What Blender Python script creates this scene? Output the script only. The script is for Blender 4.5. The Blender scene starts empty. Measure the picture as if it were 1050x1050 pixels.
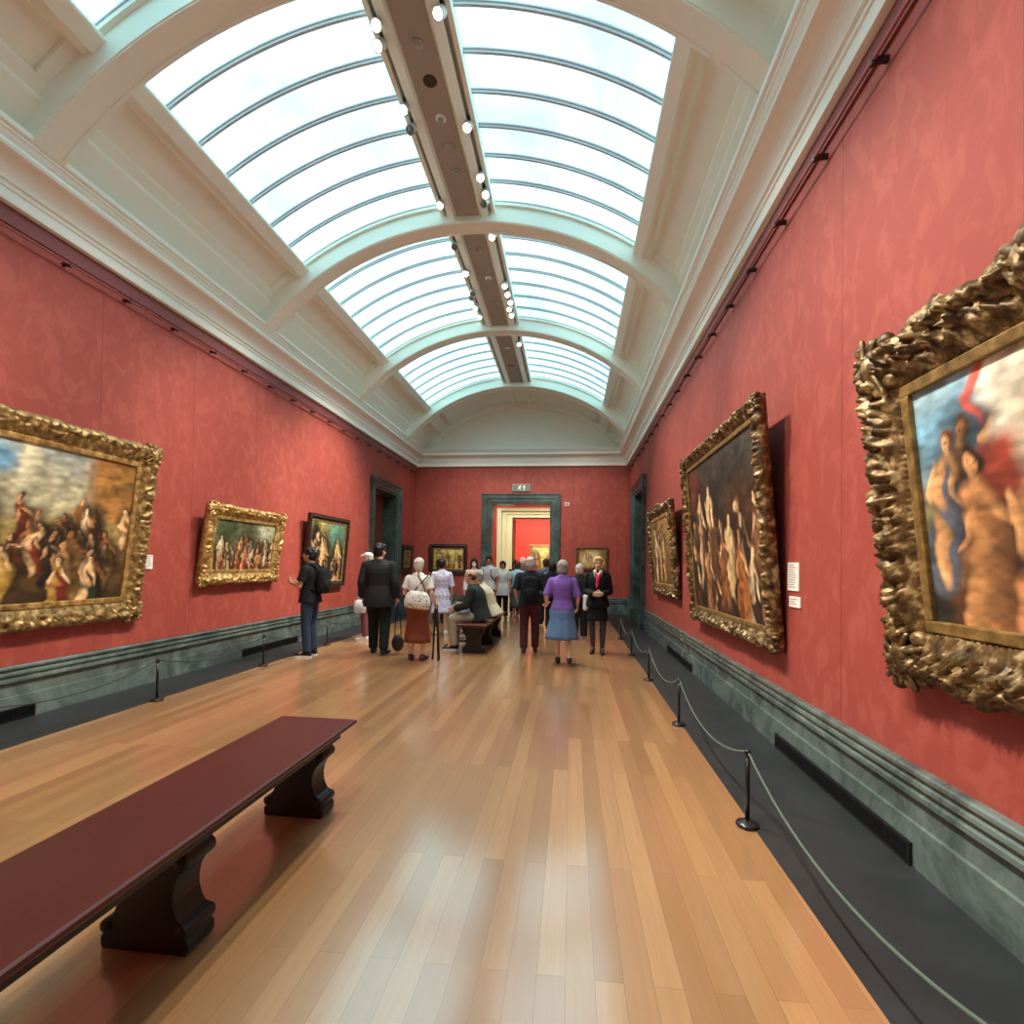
import bpy, bmesh, math, random
import numpy as np
from mathutils import Vector, Matrix

sc = bpy.context.scene
COL = sc.collection
PI = math.pi
R = math.radians
random.seed(11)
RNG = np.random.RandomState(5)

# ------------------------------------------------------------------ dimensions of the gallery
C0 = -1.656
HALF = 3.427
XL, XR = C0 - HALF, C0 + HALF
YB, YE = -3.3, 16.28
BO = 0.70                 # dark stone border of the floor
VC = -1.61                # centre line of the vault
VZ, RS, RG = 2.43, 4.13, 4.42     # vault centre height, rib radius, glazing radius
ZC0, ZC1, PT = 4.69, 5.19, 0.366  # cornice
SPX0, SPX1 = -1.98, -1.17         # lighting spine


# ------------------------------------------------------------------ materials
def lin(c):
    return tuple(((v / 255.0) / 12.92 if v / 255.0 <= 0.04045 else ((v / 255.0 + 0.055) / 1.055) ** 2.4) for v in c)


class NT:
    def __init__(s, name):
        s.m = bpy.data.materials.new(name)
        s.m.use_nodes = True
        s.t = s.m.node_tree
        s.bsdf = s.t.nodes['Principled BSDF']

    def n(s, typ, **kw):
        o = s.t.nodes.new(typ)
        for k, v in kw.items():
            setattr(o, k, v)
        return o

    def l(s, a, b):
        s.t.links.new(a, b)

    def math(s, op, a, b=None):
        o = s.n('ShaderNodeMath', operation=op)
        for i, v in enumerate((a, b)):
            if v is None:
                continue
            if isinstance(v, (int, float)):
                o.inputs[i].default_value = v
            else:
                s.l(v, o.inputs[i])
        return o.outputs[0]

    def mix(s, fac, a, b):
        o = s.n('ShaderNodeMix', data_type='RGBA')
        for sock, v in ((o.inputs[0], fac), (o.inputs[6], a), (o.inputs[7], b)):
            if isinstance(v, (int, float)):
                sock.default_value = v
            elif isinstance(v, tuple):
                sock.default_value = (*v, 1) if len(v) == 3 else v
            else:
                s.l(v, sock)
        return o.outputs[2]

    def coord(s, scale=(1, 1, 1)):
        tc = s.n('ShaderNodeTexCoord')
        mp = s.n('ShaderNodeMapping')
        mp.inputs['Scale'].default_value = scale
        s.l(tc.outputs['Object'], mp.inputs[0])
        return mp.outputs[0]

    def noise(s, vec, scale, detail=3, rough=0.55, dist=0.0):
        o = s.n('ShaderNodeTexNoise')
        o.inputs['Scale'].default_value = scale
        o.inputs['Detail'].default_value = detail
        o.inputs['Roughness'].default_value = rough
        o.inputs['Distortion'].default_value = dist
        s.l(vec, o.inputs['Vector'])
        return o.outputs[0]

    def ramp(s, fac, stops):
        o = s.n('ShaderNodeValToRGB')
        e = o.color_ramp.elements
        while len(e) < len(stops):
            e.new(0.5)
        for el, (p, c) in zip(e, stops):
            el.position = p
            el.color = (*c, 1) if isinstance(c, tuple) else (c, c, c, 1)
        s.l(fac, o.inputs[0])
        return o.outputs[0]

    def bump(s, h, strength=0.2, dist=0.01):
        o = s.n('ShaderNodeBump')
        o.inputs['Strength'].default_value = strength
        o.inputs['Distance'].default_value = dist
        s.l(h, o.inputs['Height'])
        s.l(o.outputs[0], s.bsdf.inputs['Normal'])

    def set(s, **kw):
        for k, v in kw.items():
            i = s.bsdf.inputs[k]
            if isinstance(v, bpy.types.NodeSocket):
                s.l(v, i)
            elif isinstance(v, tuple):
                i.default_value = (*v, 1) if len(v) == 3 else v
            else:
                i.default_value = v


_plain = {}


def plain(rgb, rough=0.6, metal=0.0, var=0.12, scale=40, spec=0.5, bump=0.0):
    key = (rgb, rough, metal, var, scale, spec, bump)
    if key in _plain:
        return _plain[key]
    t = NT('finish_%d' % len(_plain))
    c = lin(rgb)
    n = t.noise(t.coord(), scale)
    col = t.mix(n, tuple(v * (1 - var) for v in c), tuple(min(1, v * (1 + var)) for v in c))
    t.set(**{'Base Color': col, 'Roughness': rough, 'Metallic': metal, 'Specular IOR Level': spec})
    if bump:
        t.bump(n, bump, 0.01)
    _plain[key] = t.m
    return t.m


def cloth(rgb, rough=0.85):
    return plain(rgb, rough, 0, 0.18, 28, 0.25, 0.25)


def mat_wall():
    t = NT('red_damask')
    v = t.coord()
    w = t.n('ShaderNodeMapping')
    t.l(v, w.inputs[0])
    w.inputs['Scale'].default_value = (2.6, 2.6, 1.6)
    a = t.noise(w.outputs[0], 2.4, 5, 0.62, 0.7)
    motif = t.ramp(a, [(0.48, 0.0), (0.6, 1.0)])
    fine = t.noise(v, 140, 2)
    big = t.noise(v, 0.55, 2)
    base = t.mix(motif, lin((154, 69, 59)), lin((168, 83, 70)))
    base = t.mix(t.math('MULTIPLY', fine, 0.22), base, lin((116, 44, 42)))
    base = t.mix(t.math('MULTIPLY', big, 0.35), base, lin((150, 62, 54)))
    # seams between the widths of cloth
    sx = t.n('ShaderNodeSeparateXYZ')
    t.l(v, sx.inputs[0])
    along = t.math('ADD', sx.outputs[0], sx.outputs[1])
    f = t.math('FRACT', t.math('DIVIDE', t.math('ADD', along, 20.02), 1.372))
    d = t.math('ABSOLUTE', t.math('SUBTRACT', f, 0.5))
    seam = t.math('LESS_THAN', d, 0.0042)
    col = t.mix(t.math('MULTIPLY', seam, 0.55), base, lin((92, 28, 34)))
    t.set(**{'Base Color': col, 'Roughness': 0.62, 'Specular IOR Level': 0.35})
    t.bump(t.math('SUBTRACT', fine, t.math('MULTIPLY', seam, 1.0)), 0.12, 0.004)
    return t.m


def mat_floor():
    t = NT('oak_boards')
    tc = t.n('ShaderNodeTexCoord')
    mp = t.n('ShaderNodeMapping')
    mp.inputs['Rotation'].default_value = (0, 0, R(90))
    t.l(tc.outputs['Object'], mp.inputs[0])
    br = t.n('ShaderNodeTexBrick')
    t.l(mp.outputs[0], br.inputs['Vector'])
    br.offset = 0.37
    br.inputs['Scale'].default_value = 1.0
    br.inputs['Brick Width'].default_value = 1.9
    br.inputs['Row Height'].default_value = 0.105
    br.inputs['Mortar Size'].default_value = 0.0011
    br.inputs['Mortar Smooth'].default_value = 0.3
    br.inputs['Bias'].default_value = 0.0
    br.inputs['Color1'].default_value = (*lin((184, 139, 92)), 1)
    br.inputs['Color2'].default_value = (*lin((148, 105, 66)), 1)
    br.inputs['Mortar'].default_value = (*lin((112, 74, 44)), 1)
    g = t.n('ShaderNodeMapping')
    g.inputs['Scale'].default_value = (26, 1.3, 1)
    t.l(tc.outputs['Object'], g.inputs[0])
    grain = t.noise(g.outputs[0], 1.6, 6, 0.65, 0.7)
    knots = t.noise(t.coord((1.2, .55, 1)), 1.3, 4, 0.6)
    c = t.mix(t.math('MULTIPLY', t.ramp(grain, [(0.35, 0.0), (0.75, 1.0)]), 0.4), br.outputs['Color'], lin((134, 94, 60)))
    c = t.mix(t.math('MULTIPLY', knots, 0.28), c, lin((182, 134, 86)))
    rg = t.ramp(t.noise(t.coord((6, 0.8, 1)), 1.4, 4), [(0.3, 0.34), (0.7, 0.48)])
    t.set(**{'Base Color': c, 'Roughness': rg, 'Specular IOR Level': 0.6,
             'Coat Weight': FLOOR_COAT, 'Coat Roughness': 0.16, 'Coat IOR': 2.25})
    t.bump(t.math('ADD', t.math('MULTIPLY', br.outputs['Fac'], -1.0), t.math('MULTIPLY', grain, 0.3)), 0.10, 0.003)
    return t.m


def mat_stone(name, dark, light, rough):
    t = NT(name)
    v = t.coord()
    a = t.noise(v, 1.7, 7, 0.65, 1.2)
    b = t.noise(v, 9, 4)
    col = t.mix(t.ramp(a, [(0.4, 0.0), (0.7, 1.0)]), lin(dark), lin(light))
    col = t.mix(t.math('MULTIPLY', b, 0.3), col, lin(dark))
    t.set(**{'Base Color': col, 'Roughness': rough, 'Specular IOR Level': 0.5})
    return t.m


def mat_gold(name, a, b, c, rough=0.42, metal=0.55):
    t = NT(name)
    v = t.coord()
    n1 = t.noise(v, 16, 4)
    n2 = t.noise(v, 60, 3)
    col = t.ramp(n1, [(0.3, lin(a)), (0.52, lin(b)), (0.72, lin(c))])
    col = t.mix(t.math('MULTIPLY', n2, 0.3), col, lin(a))
    t.set(**{'Base Color': col, 'Roughness': rough, 'Metallic': metal})
    t.bump(n2, 0.35, 0.006)
    return t.m


def mat_glass():
    # daylit frosted skylight panes: the sky beyond shines through them
    t = NT('daylit_frosted_glass')
    v = t.coord((1, 0.6, 1))
    a = t.noise(v, 0.75, 4, 0.55, 0.4)
    st = t.noise(t.coord((0.5, 5.0, 0.5)), 0.8, 2)
    col = t.ramp(a, [(0.34, (0.23, 0.52, 0.64)), (0.5, (0.37, 0.75, 0.86)), (0.68, (0.48, 0.92, 0.97))])
    col = t.mix(t.math('MULTIPLY', st, 0.25), col, (0.28, 0.62, 0.74))
    t.set(**{'Base Color': (0.55, 0.62, 0.65), 'Roughness': 0.25, 'Emission Color': col, 'Emission Strength': SKY_E})
    return t.m


def mat_lamp():
    t = NT('lamp_glow')
    t.set(**{'Base Color': (1, .9, .7), 'Emission Color': (1.0, 0.90, 0.70, 1), 'Emission Strength': 9.0})
    return t.m


def mat_canvas():
    t = NT('oil_paint')
    a = t.n('ShaderNodeVertexColor')
    a.layer_name = 'paint'
    n = t.noise(t.coord(), 70, 3)
    col = t.mix(t.math('MULTIPLY', n, 0.25), a.outputs[0], (0.03, 0.02, 0.012))
    t.set(**{'Base Color': col, 'Roughness': 0.5, 'Specular IOR Level': 0.35})
    t.bump(n, 0.2, 0.003)
    return t.m


def mat_spots(name, base, spot, scale=16, lo=0.25, hi=0.4):
    t = NT(name)
    vo = t.n('ShaderNodeTexVoronoi')
    vo.inputs['Scale'].default_value = scale
    t.l(t.coord(), vo.inputs['Vector'])
    f = t.ramp(vo.outputs['Distance'], [(lo, 1.0), (hi, 0.0)])
    t.set(**{'Base Color': t.mix(f, lin(base), lin(spot)), 'Roughness': 0.85, 'Specular IOR Level': 0.2})
    return t.m


SKY_E = 1.95
FLOOR_COAT = 1.0
M_WALL = mat_wall()
M_FLOOR = mat_floor()
M_DADO = mat_stone('green_marble', (66, 78, 75), (118, 132, 126), 0.24)
M_BORDER = mat_stone('dark_floor_stone', (34, 36, 38), (48, 50, 52), 0.5)
M_DOORST = mat_stone('door_marble', (48, 60, 58), (92, 108, 104), 0.32)
M_CREAM = plain((240, 243, 229), 0.7, 0, 0.03, 6, 0.3)
M_WHITE = plain((242, 244, 234), 0.6, 0, 0.02, 6, 0.3)
M_TAUPE = plain((166, 166, 158), 0.6, 0, 0.05, 5, 0.3)
M_BAR = plain((196, 198, 202), 0.4, 0.0, 0.04, 8)
M_GLASS = mat_glass()
M_LAMP = mat_lamp()
M_CANVAS = mat_canvas()
M_GOLD = mat_gold('aged_gilding', (78, 58, 28), (154, 122, 72), (214, 186, 128), 0.42, 0.4)
M_GOLDB = mat_gold('bright_gilding', (116, 84, 40), (194, 154, 90), (236, 208, 146), 0.38, 0.45)
M_GOLDD = mat_gold('dark_gilding', (46, 33, 19), (116, 88, 50), (216, 188, 134), 0.42, 0.4)  # shade and highlights of the carved frames put into these tones
M_SLIPD = mat_gold('worn_slip_gilding', (96, 74, 40), (142, 112, 62), (176, 144, 88), 0.45, 0.35)
M_FRDARK = plain((46, 34, 26), 0.4, 0, 0.25, 20)
M_SIDE = mat_gold('frame_side_gilding', (60, 38, 14), (112, 80, 36), (150, 112, 54), 0.6, 0.05)
M_BLACK = plain((18, 18, 19), 0.35, 0, 0.1)
M_METAL = plain((150, 150, 150), 0.3, 0.9, 0.05)
M_ROPE = plain((82, 98, 86), 0.7)
M_ROPED = plain((48, 54, 50), 0.7)
M_LABEL = plain((232, 226, 220), 0.6, 0, 0.02)
M_WOODD = plain((124, 60, 34), 0.4, 0, 0.3, 5)


def mat_mahogany():
    t = NT('mahogany')
    g = t.n('ShaderNodeMapping')
    g.inputs['Scale'].default_value = (22, 1.4, 22)
    tc = t.n('ShaderNodeTexCoord')
    t.l(tc.outputs['Object'], g.inputs[0])
    a = t.noise(g.outputs[0], 1.5, 5, 0.6, 0.6)
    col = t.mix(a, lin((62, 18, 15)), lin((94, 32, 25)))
    t.set(**{'Base Color': col, 'Roughness': 0.42, 'Specular IOR Level': 0.4, 'Coat Weight': 0.12, 'Coat Roughness': 0.15})
    return t.m


M_MAHOG = mat_mahogany()
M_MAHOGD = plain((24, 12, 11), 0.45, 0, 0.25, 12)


# ------------------------------------------------------------------ object helpers
def tag(o, label=None, cat=None, group=None, kind=None):
    if label:
        o['label'] = label
    if cat:
        o['category'] = cat
    if group:
        o['group'] = group
    if kind:
        o['kind'] = kind
    return o


def empty(name, loc, rot=(0, 0, 0)):
    o = bpy.data.objects.new(name, None)
    o.empty_display_size = 0.1
    o.location = loc
    o.rotation_euler = rot
    COL.objects.link(o)
    return o


def link(name, me, m, parent=None, smooth=False):
    o = bpy.data.objects.new(name, me)
    COL.objects.link(o)
    if m is not None:
        me.materials.clear()
        me.materials.append(m)
    if parent is not None:
        o.parent = parent
    if smooth:
        me.polygons.foreach_set('use_smooth', [True] * len(me.polygons))
    return o


class MB:
    def __init__(s):
        s.v = []
        s.f = []

    def add(s, vs, fs):
        b = len(s.v)
        s.v += [tuple(p) for p in vs]
        s.f += [tuple(i + b for i in f) for f in fs]
        return s

    def box(s, x0, x1, y0, y1, z0, z1):
        return s.add([(x0, y0, z0), (x1, y0, z0), (x1, y1, z0), (x0, y1, z0), (x0, y0, z1), (x1, y0, z1), (x1, y1, z1), (x0, y1, z1)],
                     [(0, 3, 2, 1), (4, 5, 6, 7), (0, 1, 5, 4), (1, 2, 6, 5), (2, 3, 7, 6), (3, 0, 4, 7)])

    def rings(s, rs, close=True, cap=True):
        n = len(rs[0])
        vs = [p for r in rs for p in r]
        fs = []
        for i in range(len(rs) - 1):
            for j in range(n if close else n - 1):
                k = (j + 1) % n
                fs.append((i * n + j, i * n + k, (i + 1) * n + k, (i + 1) * n + j))
        if cap:
            fs.append(tuple(reversed(range(n))))
            fs.append(tuple((len(rs) - 1) * n + j for j in range(n)))
        return s.add(vs, fs)

    def lathe(s, prof, c=(0, 0, 0), seg=16, axis='z'):
        rs = []
        for r, z in prof:
            ring = []
            for j in range(seg):
                a = 2 * PI * j / seg
                x, y = r * math.cos(a), r * math.sin(a)
                p = (x, y, z) if axis == 'z' else ((x, z, y) if axis == 'y' else (z, x, y))
                ring.append((c[0] + p[0], c[1] + p[1], c[2] + p[2]))
            rs.append(ring)
        return s.rings(rs)

    def tube(s, pts, r, seg=6):
        rs = []
        pts = [Vector(p) for p in pts]
        for i, p in enumerate(pts):
            d = (pts[min(i + 1, len(pts) - 1)] - pts[max(i - 1, 0)]).normalized()
            u = d.cross(Vector((0, 0, 1)))
            if u.length < 1e-3:
                u = Vector((1, 0, 0))
            u.normalize()
            w = d.cross(u)
            rr = r[i] if isinstance(r, (list, tuple)) else r
            rs.append([p + rr * (math.cos(2 * PI * j / seg) * u + math.sin(2 * PI * j / seg) * w) for j in range(seg)])
        return s.rings(rs)

    def cone(s, p0, r0, p1, r1, seg=12, round_=True):
        p0, p1 = Vector(p0), Vector(p1)
        d = (p1 - p0)
        L = d.length
        if L < 1e-6:
            return s.ball(p0, (r0, r0, r0))
        d /= L
        u = d.cross(Vector((0, 0, 1)))
        if u.length < 1e-3:
            u = Vector((1, 0, 0))
        u.normalize()
        w = d.cross(u)
        st = []
        if round_:
            for a in (80, 50, 25):
                st.append((-r0 * math.sin(R(a)), r0 * math.cos(R(a))))
        st += [(0, r0), (L, r1)]
        if round_:
            for a in (25, 50, 80):
                st.append((L + r1 * math.sin(R(a)), r1 * math.cos(R(a))))
        return s.rings([[p0 + d * t + rr * (math.cos(2 * PI * j / seg) * u + math.sin(2 * PI * j / seg) * w) for j in range(seg)] for t, rr in st])

    def ball(s, c, r, seg=14, rot=None):
        rs = []
        n = 9
        for i in range(n):
            a = PI * (i + 0.35) / (n - 1 + 0.7) - PI / 2
            ring = []
            for j in range(seg):
                b = 2 * PI * j / seg
                p = Vector((r[0] * math.cos(a) * math.cos(b), r[1] * math.cos(a) * math.sin(b), r[2] * math.sin(a)))
                if rot is not None:
                    p = rot @ p
                ring.append(Vector(c) + p)
            rs.append(ring)
        return s.rings(rs)

    def loft(s, secs, seg=20, wave=None):
        rs = []
        for i, (c, rx, ry) in enumerate(secs):
            ring = []
            for j in range(seg):
                a = 2 * PI * j / seg
                k = 1 + (wave(i / (len(secs) - 1), a) if wave else 0)
                ring.append((c[0] + rx * k * math.cos(a), c[1] + ry * k * math.sin(a), c[2]))
            rs.append(ring)
        return s.rings(rs)

    def prism(s, poly, y0, y1):          # polygon in xz, extruded along y
        n = len(poly)
        vs = [(x, y0, z) for x, z in poly] + [(x, y1, z) for x, z in poly]
        return s.add(vs, [tuple(range(n)), tuple(reversed(range(n, 2 * n)))] + [(j, j + n, (j + 1) % n + n, (j + 1) % n) for j in range(n)])

    def mesh(s, name='m'):
        me = bpy.data.meshes.new(name)
        me.from_pydata(s.v, [], s.f)
        bm = bmesh.new()
        bm.from_mesh(me)
        bmesh.ops.recalc_face_normals(bm, faces=bm.faces)
        bm.to_mesh(me)
        bm.free()
        return me

    def build(s, name, m, parent=None, smooth=False, bevel=0.0):
        o = link(name, s.mesh(name), m, parent, smooth)
        if bevel:
            b = o.modifiers.new('bevel', 'BEVEL')
            b.width = bevel
            b.segments = 2
            b.limit_method = 'ANGLE'
        return o

    def fuse(s, name, m, parent, voxel=0.012, it=3):
        """one continuous closed skin around everything collected"""
        me = s.mesh(name)
        o = bpy.data.objects.new('tmp', me)
        COL.objects.link(o)
        md = o.modifiers.new('r', 'REMESH')
        md.mode = 'VOXEL'
        md.voxel_size = voxel
        sm = o.modifiers.new('s', 'SMOOTH')
        sm.factor = 0.5
        sm.iterations = it
        dg = bpy.context.evaluated_depsgraph_get()
        out = bpy.data.meshes.new_from_object(o.evaluated_get(dg))
        bpy.data.objects.remove(o)
        bpy.data.meshes.remove(me)
        out.name = name
        return link(name, out, m, parent, True)


def copy_tree(o, parent=None):
    c = o.copy()
    COL.objects.link(c)
    if parent is not None:
        c.parent = parent
    for ch in list(o.children):
        copy_tree(ch, c)
    return c


def struct(o):
    o['kind'] = 'structure'
    return o


# ------------------------------------------------------------------ room shell
fl = struct(MB().box(-9.5, 6.0, YB - 0.3, 31.0, -0.12, 0.0).build('floor', M_FLOOR))
m = MB()
m.box(XL - 0.02, XL + BO, YB, YE, -0.05, 0.004)
m.box(XR - BO, XR + 0.02, YB, YE, -0.05, 0.004)
m.box(XL + BO, -2.95, YE - 0.4, YE, -0.05, 0.004)
m.box(-0.32, XR - BO, YE - 0.4, YE, -0.05, 0.004)
struct(m.build('trim_1', M_BORDER))

T = 0.5   # wall thickness
ZW = 5.25
DL = (12.70, 14.32, 3.45)      # left doorway along y
DR = (12.72, 14.50, 3.45)
DB = (-2.54, -0.68, 3.455)     # far doorway along x


def side_wall(name, x0, x1, d):
    m = MB()
    e = 0.03
    m.box(x0, x1, YB, d[0] - e, 0, ZW)
    m.box(x0, x1, d[1] + e, YE + T, 0, ZW)
    m.box(x0, x1, d[0] - e, d[1] + e, d[2] + e, ZW)
    return struct(m.build(name, M_WALL))


side_wall('wall_left', XL - T, XL, DL)
side_wall('wall_right', XR, XR + T, DR)
m = MB()
m.box(XL, DB[0] - 0.03, YE, YE + T, 0, ZW)
m.box(DB[1] + 0.03, XR, YE, YE + T, 0, ZW)
m.box(DB[0] - 0.03, DB[1] + 0.03, YE, YE + T, DB[2] + 0.03, ZW)
struct(m.build('wall_back', M_WALL))
struct(MB().box(XL - T, XR + T, YB - 0.3, YB, 0, 7.3).build('wall_front', M_WALL))

# dado / skirting in green marble
PROF_D = [(0, 0.508), (0.045, 0.508), (0.054, 0.498), (0.054, 0.480), (0.036, 0.472), (0.036, 0.455), (0.048, 0.445), (0.050, 0.425), (0.030, 0.405),
          (0.030, 0.395), (0.044, 0.385), (0.044, 0.360), (0.016, 0.345), (0.014, 0.338), (0.014, 0.226), (0.032, 0.222), (0.032, 0.0), (0, 0.0)]


def run(prof, path, normals):
    """sweep an (out, z) profile along plan points; normals give the inward offset at each point"""
    m = MB()
    m.rings([[(p[0] + n[0] * d, p[1] + n[1] * d, z) for d, z in prof] for p, n in zip(path, normals)])
    return m


def dado(name, segs):
    m = MB()
    for (p, q, n0, n1) in segs:
        k = run(PROF_D, [p, q], [n0, n1])
        m.add(k.v, k.f)
    return struct(m.build(name, M_DADO))


dado('baseboard_left', [((XL, YB), (XL, DL[0] - 0.30), (1, 0), (1, 0)), ((XL, DL[1] + 0.30), (XL, YE), (1, 0), (1, -1))])
dado('baseboard_right', [((XR, YB), (XR, DR[0] - 0.30), (-1, 0), (-1, 0)), ((XR, DR[1] + 0.30), (XR, YE), (-1, 0), (-1, -1))])
dado('baseboard_back', [((XL, YE), (DB[0] - 0.4, YE), (1, -1), (0, -1)), ((DB[1] + 0.35, YE), (XR, YE), (0, -1), (-1, -1))])

# cornice
PROF_C = [(0.0, 4.66), (0.075, 4.665), (0.08, 4.69), (0.08, 4.77), (0.095, 4.775), (0.095, 4.815), (0.12, 4.82)]
for i in range(1, 8):
    a = R(90 * i / 8)
    PROF_C.append((0.12 + 0.15 * (1 - math.cos(a)), 4.82 + 0.15 * math.sin(a)))
PROF_C += [(0.275, 4.975), (0.30, 4.985), (0.312, 5.01), (0.300, 5.035), (0.282, 5.04), (0.282, 5.06), (0.30, 5.075), (0.318, 5.105), (0.335, 5.11), (0.335, 5.13),
           (0.36, 5.14), (0.366, 5.15), (0.366, 5.19), (0.0, 5.19)]
struct(run(PROF_C, [(XL, YB), (XL, YE), (XR, YE), (XR, YB)], [(1, 0), (1, -1), (-1, -1), (-1, 0)]).build('trim_2', M_WHITE))

# ---- vault
Y_RIBS = [-2.97, 0.46, 3.89, 7.32, 10.79, 14.24]
RIBW = 0.29


def vp(dx, r):
    return math.sqrt(max(r * r - dx * dx, 0.0)) + VZ


def arc_pts(r, d0, d1, n):
    a0, a1 = math.asin(d0 / r), math.asin(d1 / r)
    return [(VC + r * math.sin(a0 + (a1 - a0) * i / n), VZ + r * math.cos(a0 + (a1 - a0) * i / n)) for i in range(n + 1)]


def arch(m, r0, r1, y0, y1, d0, d1, n=40):
    a = arc_pts(r0, d0, d1, n)
    b = arc_pts(r1, d0 * r1 / r0, d1 * r1 / r0, n)
    m.rings([[(p[0], y0, p[1]), (p[0], y1, p[1]), (q[0], y1, q[1]), (q[0], y0, q[1])] for p, q in zip(a, b)])


def side_profile(sgn):
    # (dx, how far it stands proud of the vault towards the room)
    pr = [(2.50, -0.06), (2.50, 0.13), (2.515, 0.14), (2.64, 0.14), (2.655, 0.10), (2.70, 0.09), (2.715, 0.02), (2.725, 0.0), (3.00, 0.0), (3.005, 0.035), (3.02, 0.045),
          (3.10, 0.05), (3.105, 0.085), (3.12, 0.095), (3.24, 0.10), (3.40, 0.10), (3.52, 0.02)]
    out = []
    for dx, p in pr:
        r = RG - p
        a = math.asin(min(0.999, dx / RG))
        out.append((VC + sgn * r * math.sin(a), VZ + r * math.cos(a)))
    back = [(VC + sgn * (RG + 0.1) * math.sin(math.asin(dx / RG)), VZ + (RG + 0.1) * math.cos(math.asin(dx / RG))) for dx in (3.52, 3.2, 2.9, 2.50)]
    return out + back


m = MB()
for sgn in (-1, 1):
    pr = side_profile(sgn)
    m.rings([[(x, y, z) for x, z in pr] for y in (YB, YE - 0.3)])
    # margins of the coffers beside each rib
    for y in Y_RIBS:
        for ya, yb in ((y - 0.11, y), (y + RIBW, y + RIBW + 0.11)):
            pts = [(dx, 0.045) for dx in (2.70, 2.8, 2.9, 3.0, 3.1, 3.2)]
            ring = lambda yy: [(VC + sgn * (RG - p) * math.sin(math.asin(dx / RG)), yy, VZ + (RG - p) * math.cos(math.asin(dx / RG))) for dx, p in pts] + \
                              [(VC + sgn * (RG + .05) * math.sin(math.asin(dx / RG)), yy, VZ + (RG + .05) * math.cos(math.asin(dx / RG))) for dx, p in reversed(pts)]
            m.rings([ring(ya), ring(yb)])
struct(m.build('ceiling', M_CREAM))
for i, y in enumerate(Y_RIBS):
    m = MB()
    arch(m, RS, RG + 0.12, y, y + RIBW, -3.12, 3.12, 56)
    for ya in (y + 0.012, y + RIBW - 0.047):
        arch(m, RS - 0.014, RS + 0.05, ya, ya + 0.035, -3.08, 3.08, 56)
    arch(m, RG - 0.07, RG + 0.1, y - 0.045, y + RIBW + 0.045, -2.53, 2.53, 40)
    struct(m.build('trim_%d' % (i + 10), M_CREAM))

# last short bay: blind vault and lunette
m = MB()
arch(m, RG - 0.12, RG + 0.1, Y_RIBS[-1] + RIBW, YE, -3.3, 3.3, 48)
pts = arc_pts(RG, -3.5, 3.5, 48)
n = len(pts)
m.rings([[(x, YE - 0.02, z) for x, z in pts] + [(pts[-1][0], YE - 0.02, 5.1), (pts[0][0], YE - 0.02, 5.1)],
         [(x, YE + 0.3, z) for x, z in pts] + [(pts[-1][0], YE + 0.3, 5.1), (pts[0][0], YE + 0.3, 5.1)]])
arch(m, 4.10, 4.32, YE - 0.10, YE - 0.02, -2.95, 2.95, 48)
m.box(VC - 3.1, VC + 3.1, YE - 0.05, YE - 0.02, 5.16, 5.48)
for sgn in (-1, 1):                                     # small coffers at the springing of the lunette
    for dx in (2.35, 2.75, 0.25):
        a = math.asin(dx / RG)
        r = RG - 0.16
        x, z = VC + sgn * r * math.sin(a), VZ + r * math.cos(a)
        m.box(x - 0.05, x + 0.05, Y_RIBS[-1] + RIBW + 0.3, YE - 0.15, z - 0.05, z + 0.06)
struct(m.build('trim_20', M_CREAM))

# lighting spine along the crown
for i in range(len(Y_RIBS) - 1):
    y0, y1 = Y_RIBS[i] + RIBW - 0.02, Y_RIBS[i + 1] + 0.02
    x0, x1 = SPX0, SPX1
    pr = [(x0, 6.95), (x0, 6.66), (x0 + 0.05, 6.66), (x0 + 0.05, 6.72), (x0 + 0.10, 6.72), (x0 + 0.10, 6.64), (x0 + 0.20, 6.61), (x0 + 0.22, 6.66),
          (x1 - 0.22, 6.66), (x1 - 0.20, 6.61), (x1 - 0.10, 6.64), (x1 - 0.10, 6.72), (x1 - 0.05, 6.72), (x1 - 0.05, 6.66), (x1, 6.66), (x1, 6.95)]
    sp = struct(MB().rings([[(x, y, z) for x, z in pr] for y in (y0, y1)]).build('trim_%d' % (30 + i), M_CREAM))
    MB().box(x0 + 0.235, x1 - 0.235, y0 + 0.03, y1 - 0.03, 6.645, 6.662).build('shaded_soffit_panel', M_TAUPE, sp)  # cream soffit with its shade put into the darker colour

# skylight panels: one window each side of the spine in every bay
wn = 0
for i in range(len(Y_RIBS) - 1):
    y0, y1 = Y_RIBS[i] + RIBW, Y_RIBS[i + 1]
    for sgn in (-1, 1):
        wn += 1
        d0, d1 = (-2.53, SPX0 - VC) if sgn < 0 else (SPX1 - VC, 2.53)
        m = MB()
        arch(m, RG - 0.012, RG + 0.012, y0, y1, d0, d1, 22)
        w = struct(m.build('window_%d' % wn, M_GLASS, None, True))
        w.data.polygons.foreach_set('use_smooth', [False] * len(w.data.polygons))
        m = MB()
        for k in range(8):
            yy = y0 + (y1 - y0) * k / 7
            if k in (0, 7):
                yy += 0.03 if k == 0 else -0.03
            arch(m, RG - 0.055, RG - 0.01, yy - 0.014, yy + 0.014, d0, d1, 22)
            arch(m, RG - 0.028, RG - 0.01, yy - 0.026, yy + 0.026, d0, d1, 22)
        m.build('window_frame', M_BAR, w)

# roof above the crown keeps daylight out of the gaps
struct(MB().box(XL - T, XR + T, YB - 0.3, YE + T, 7.2, 7.3).build('roof', M_CREAM))

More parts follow.
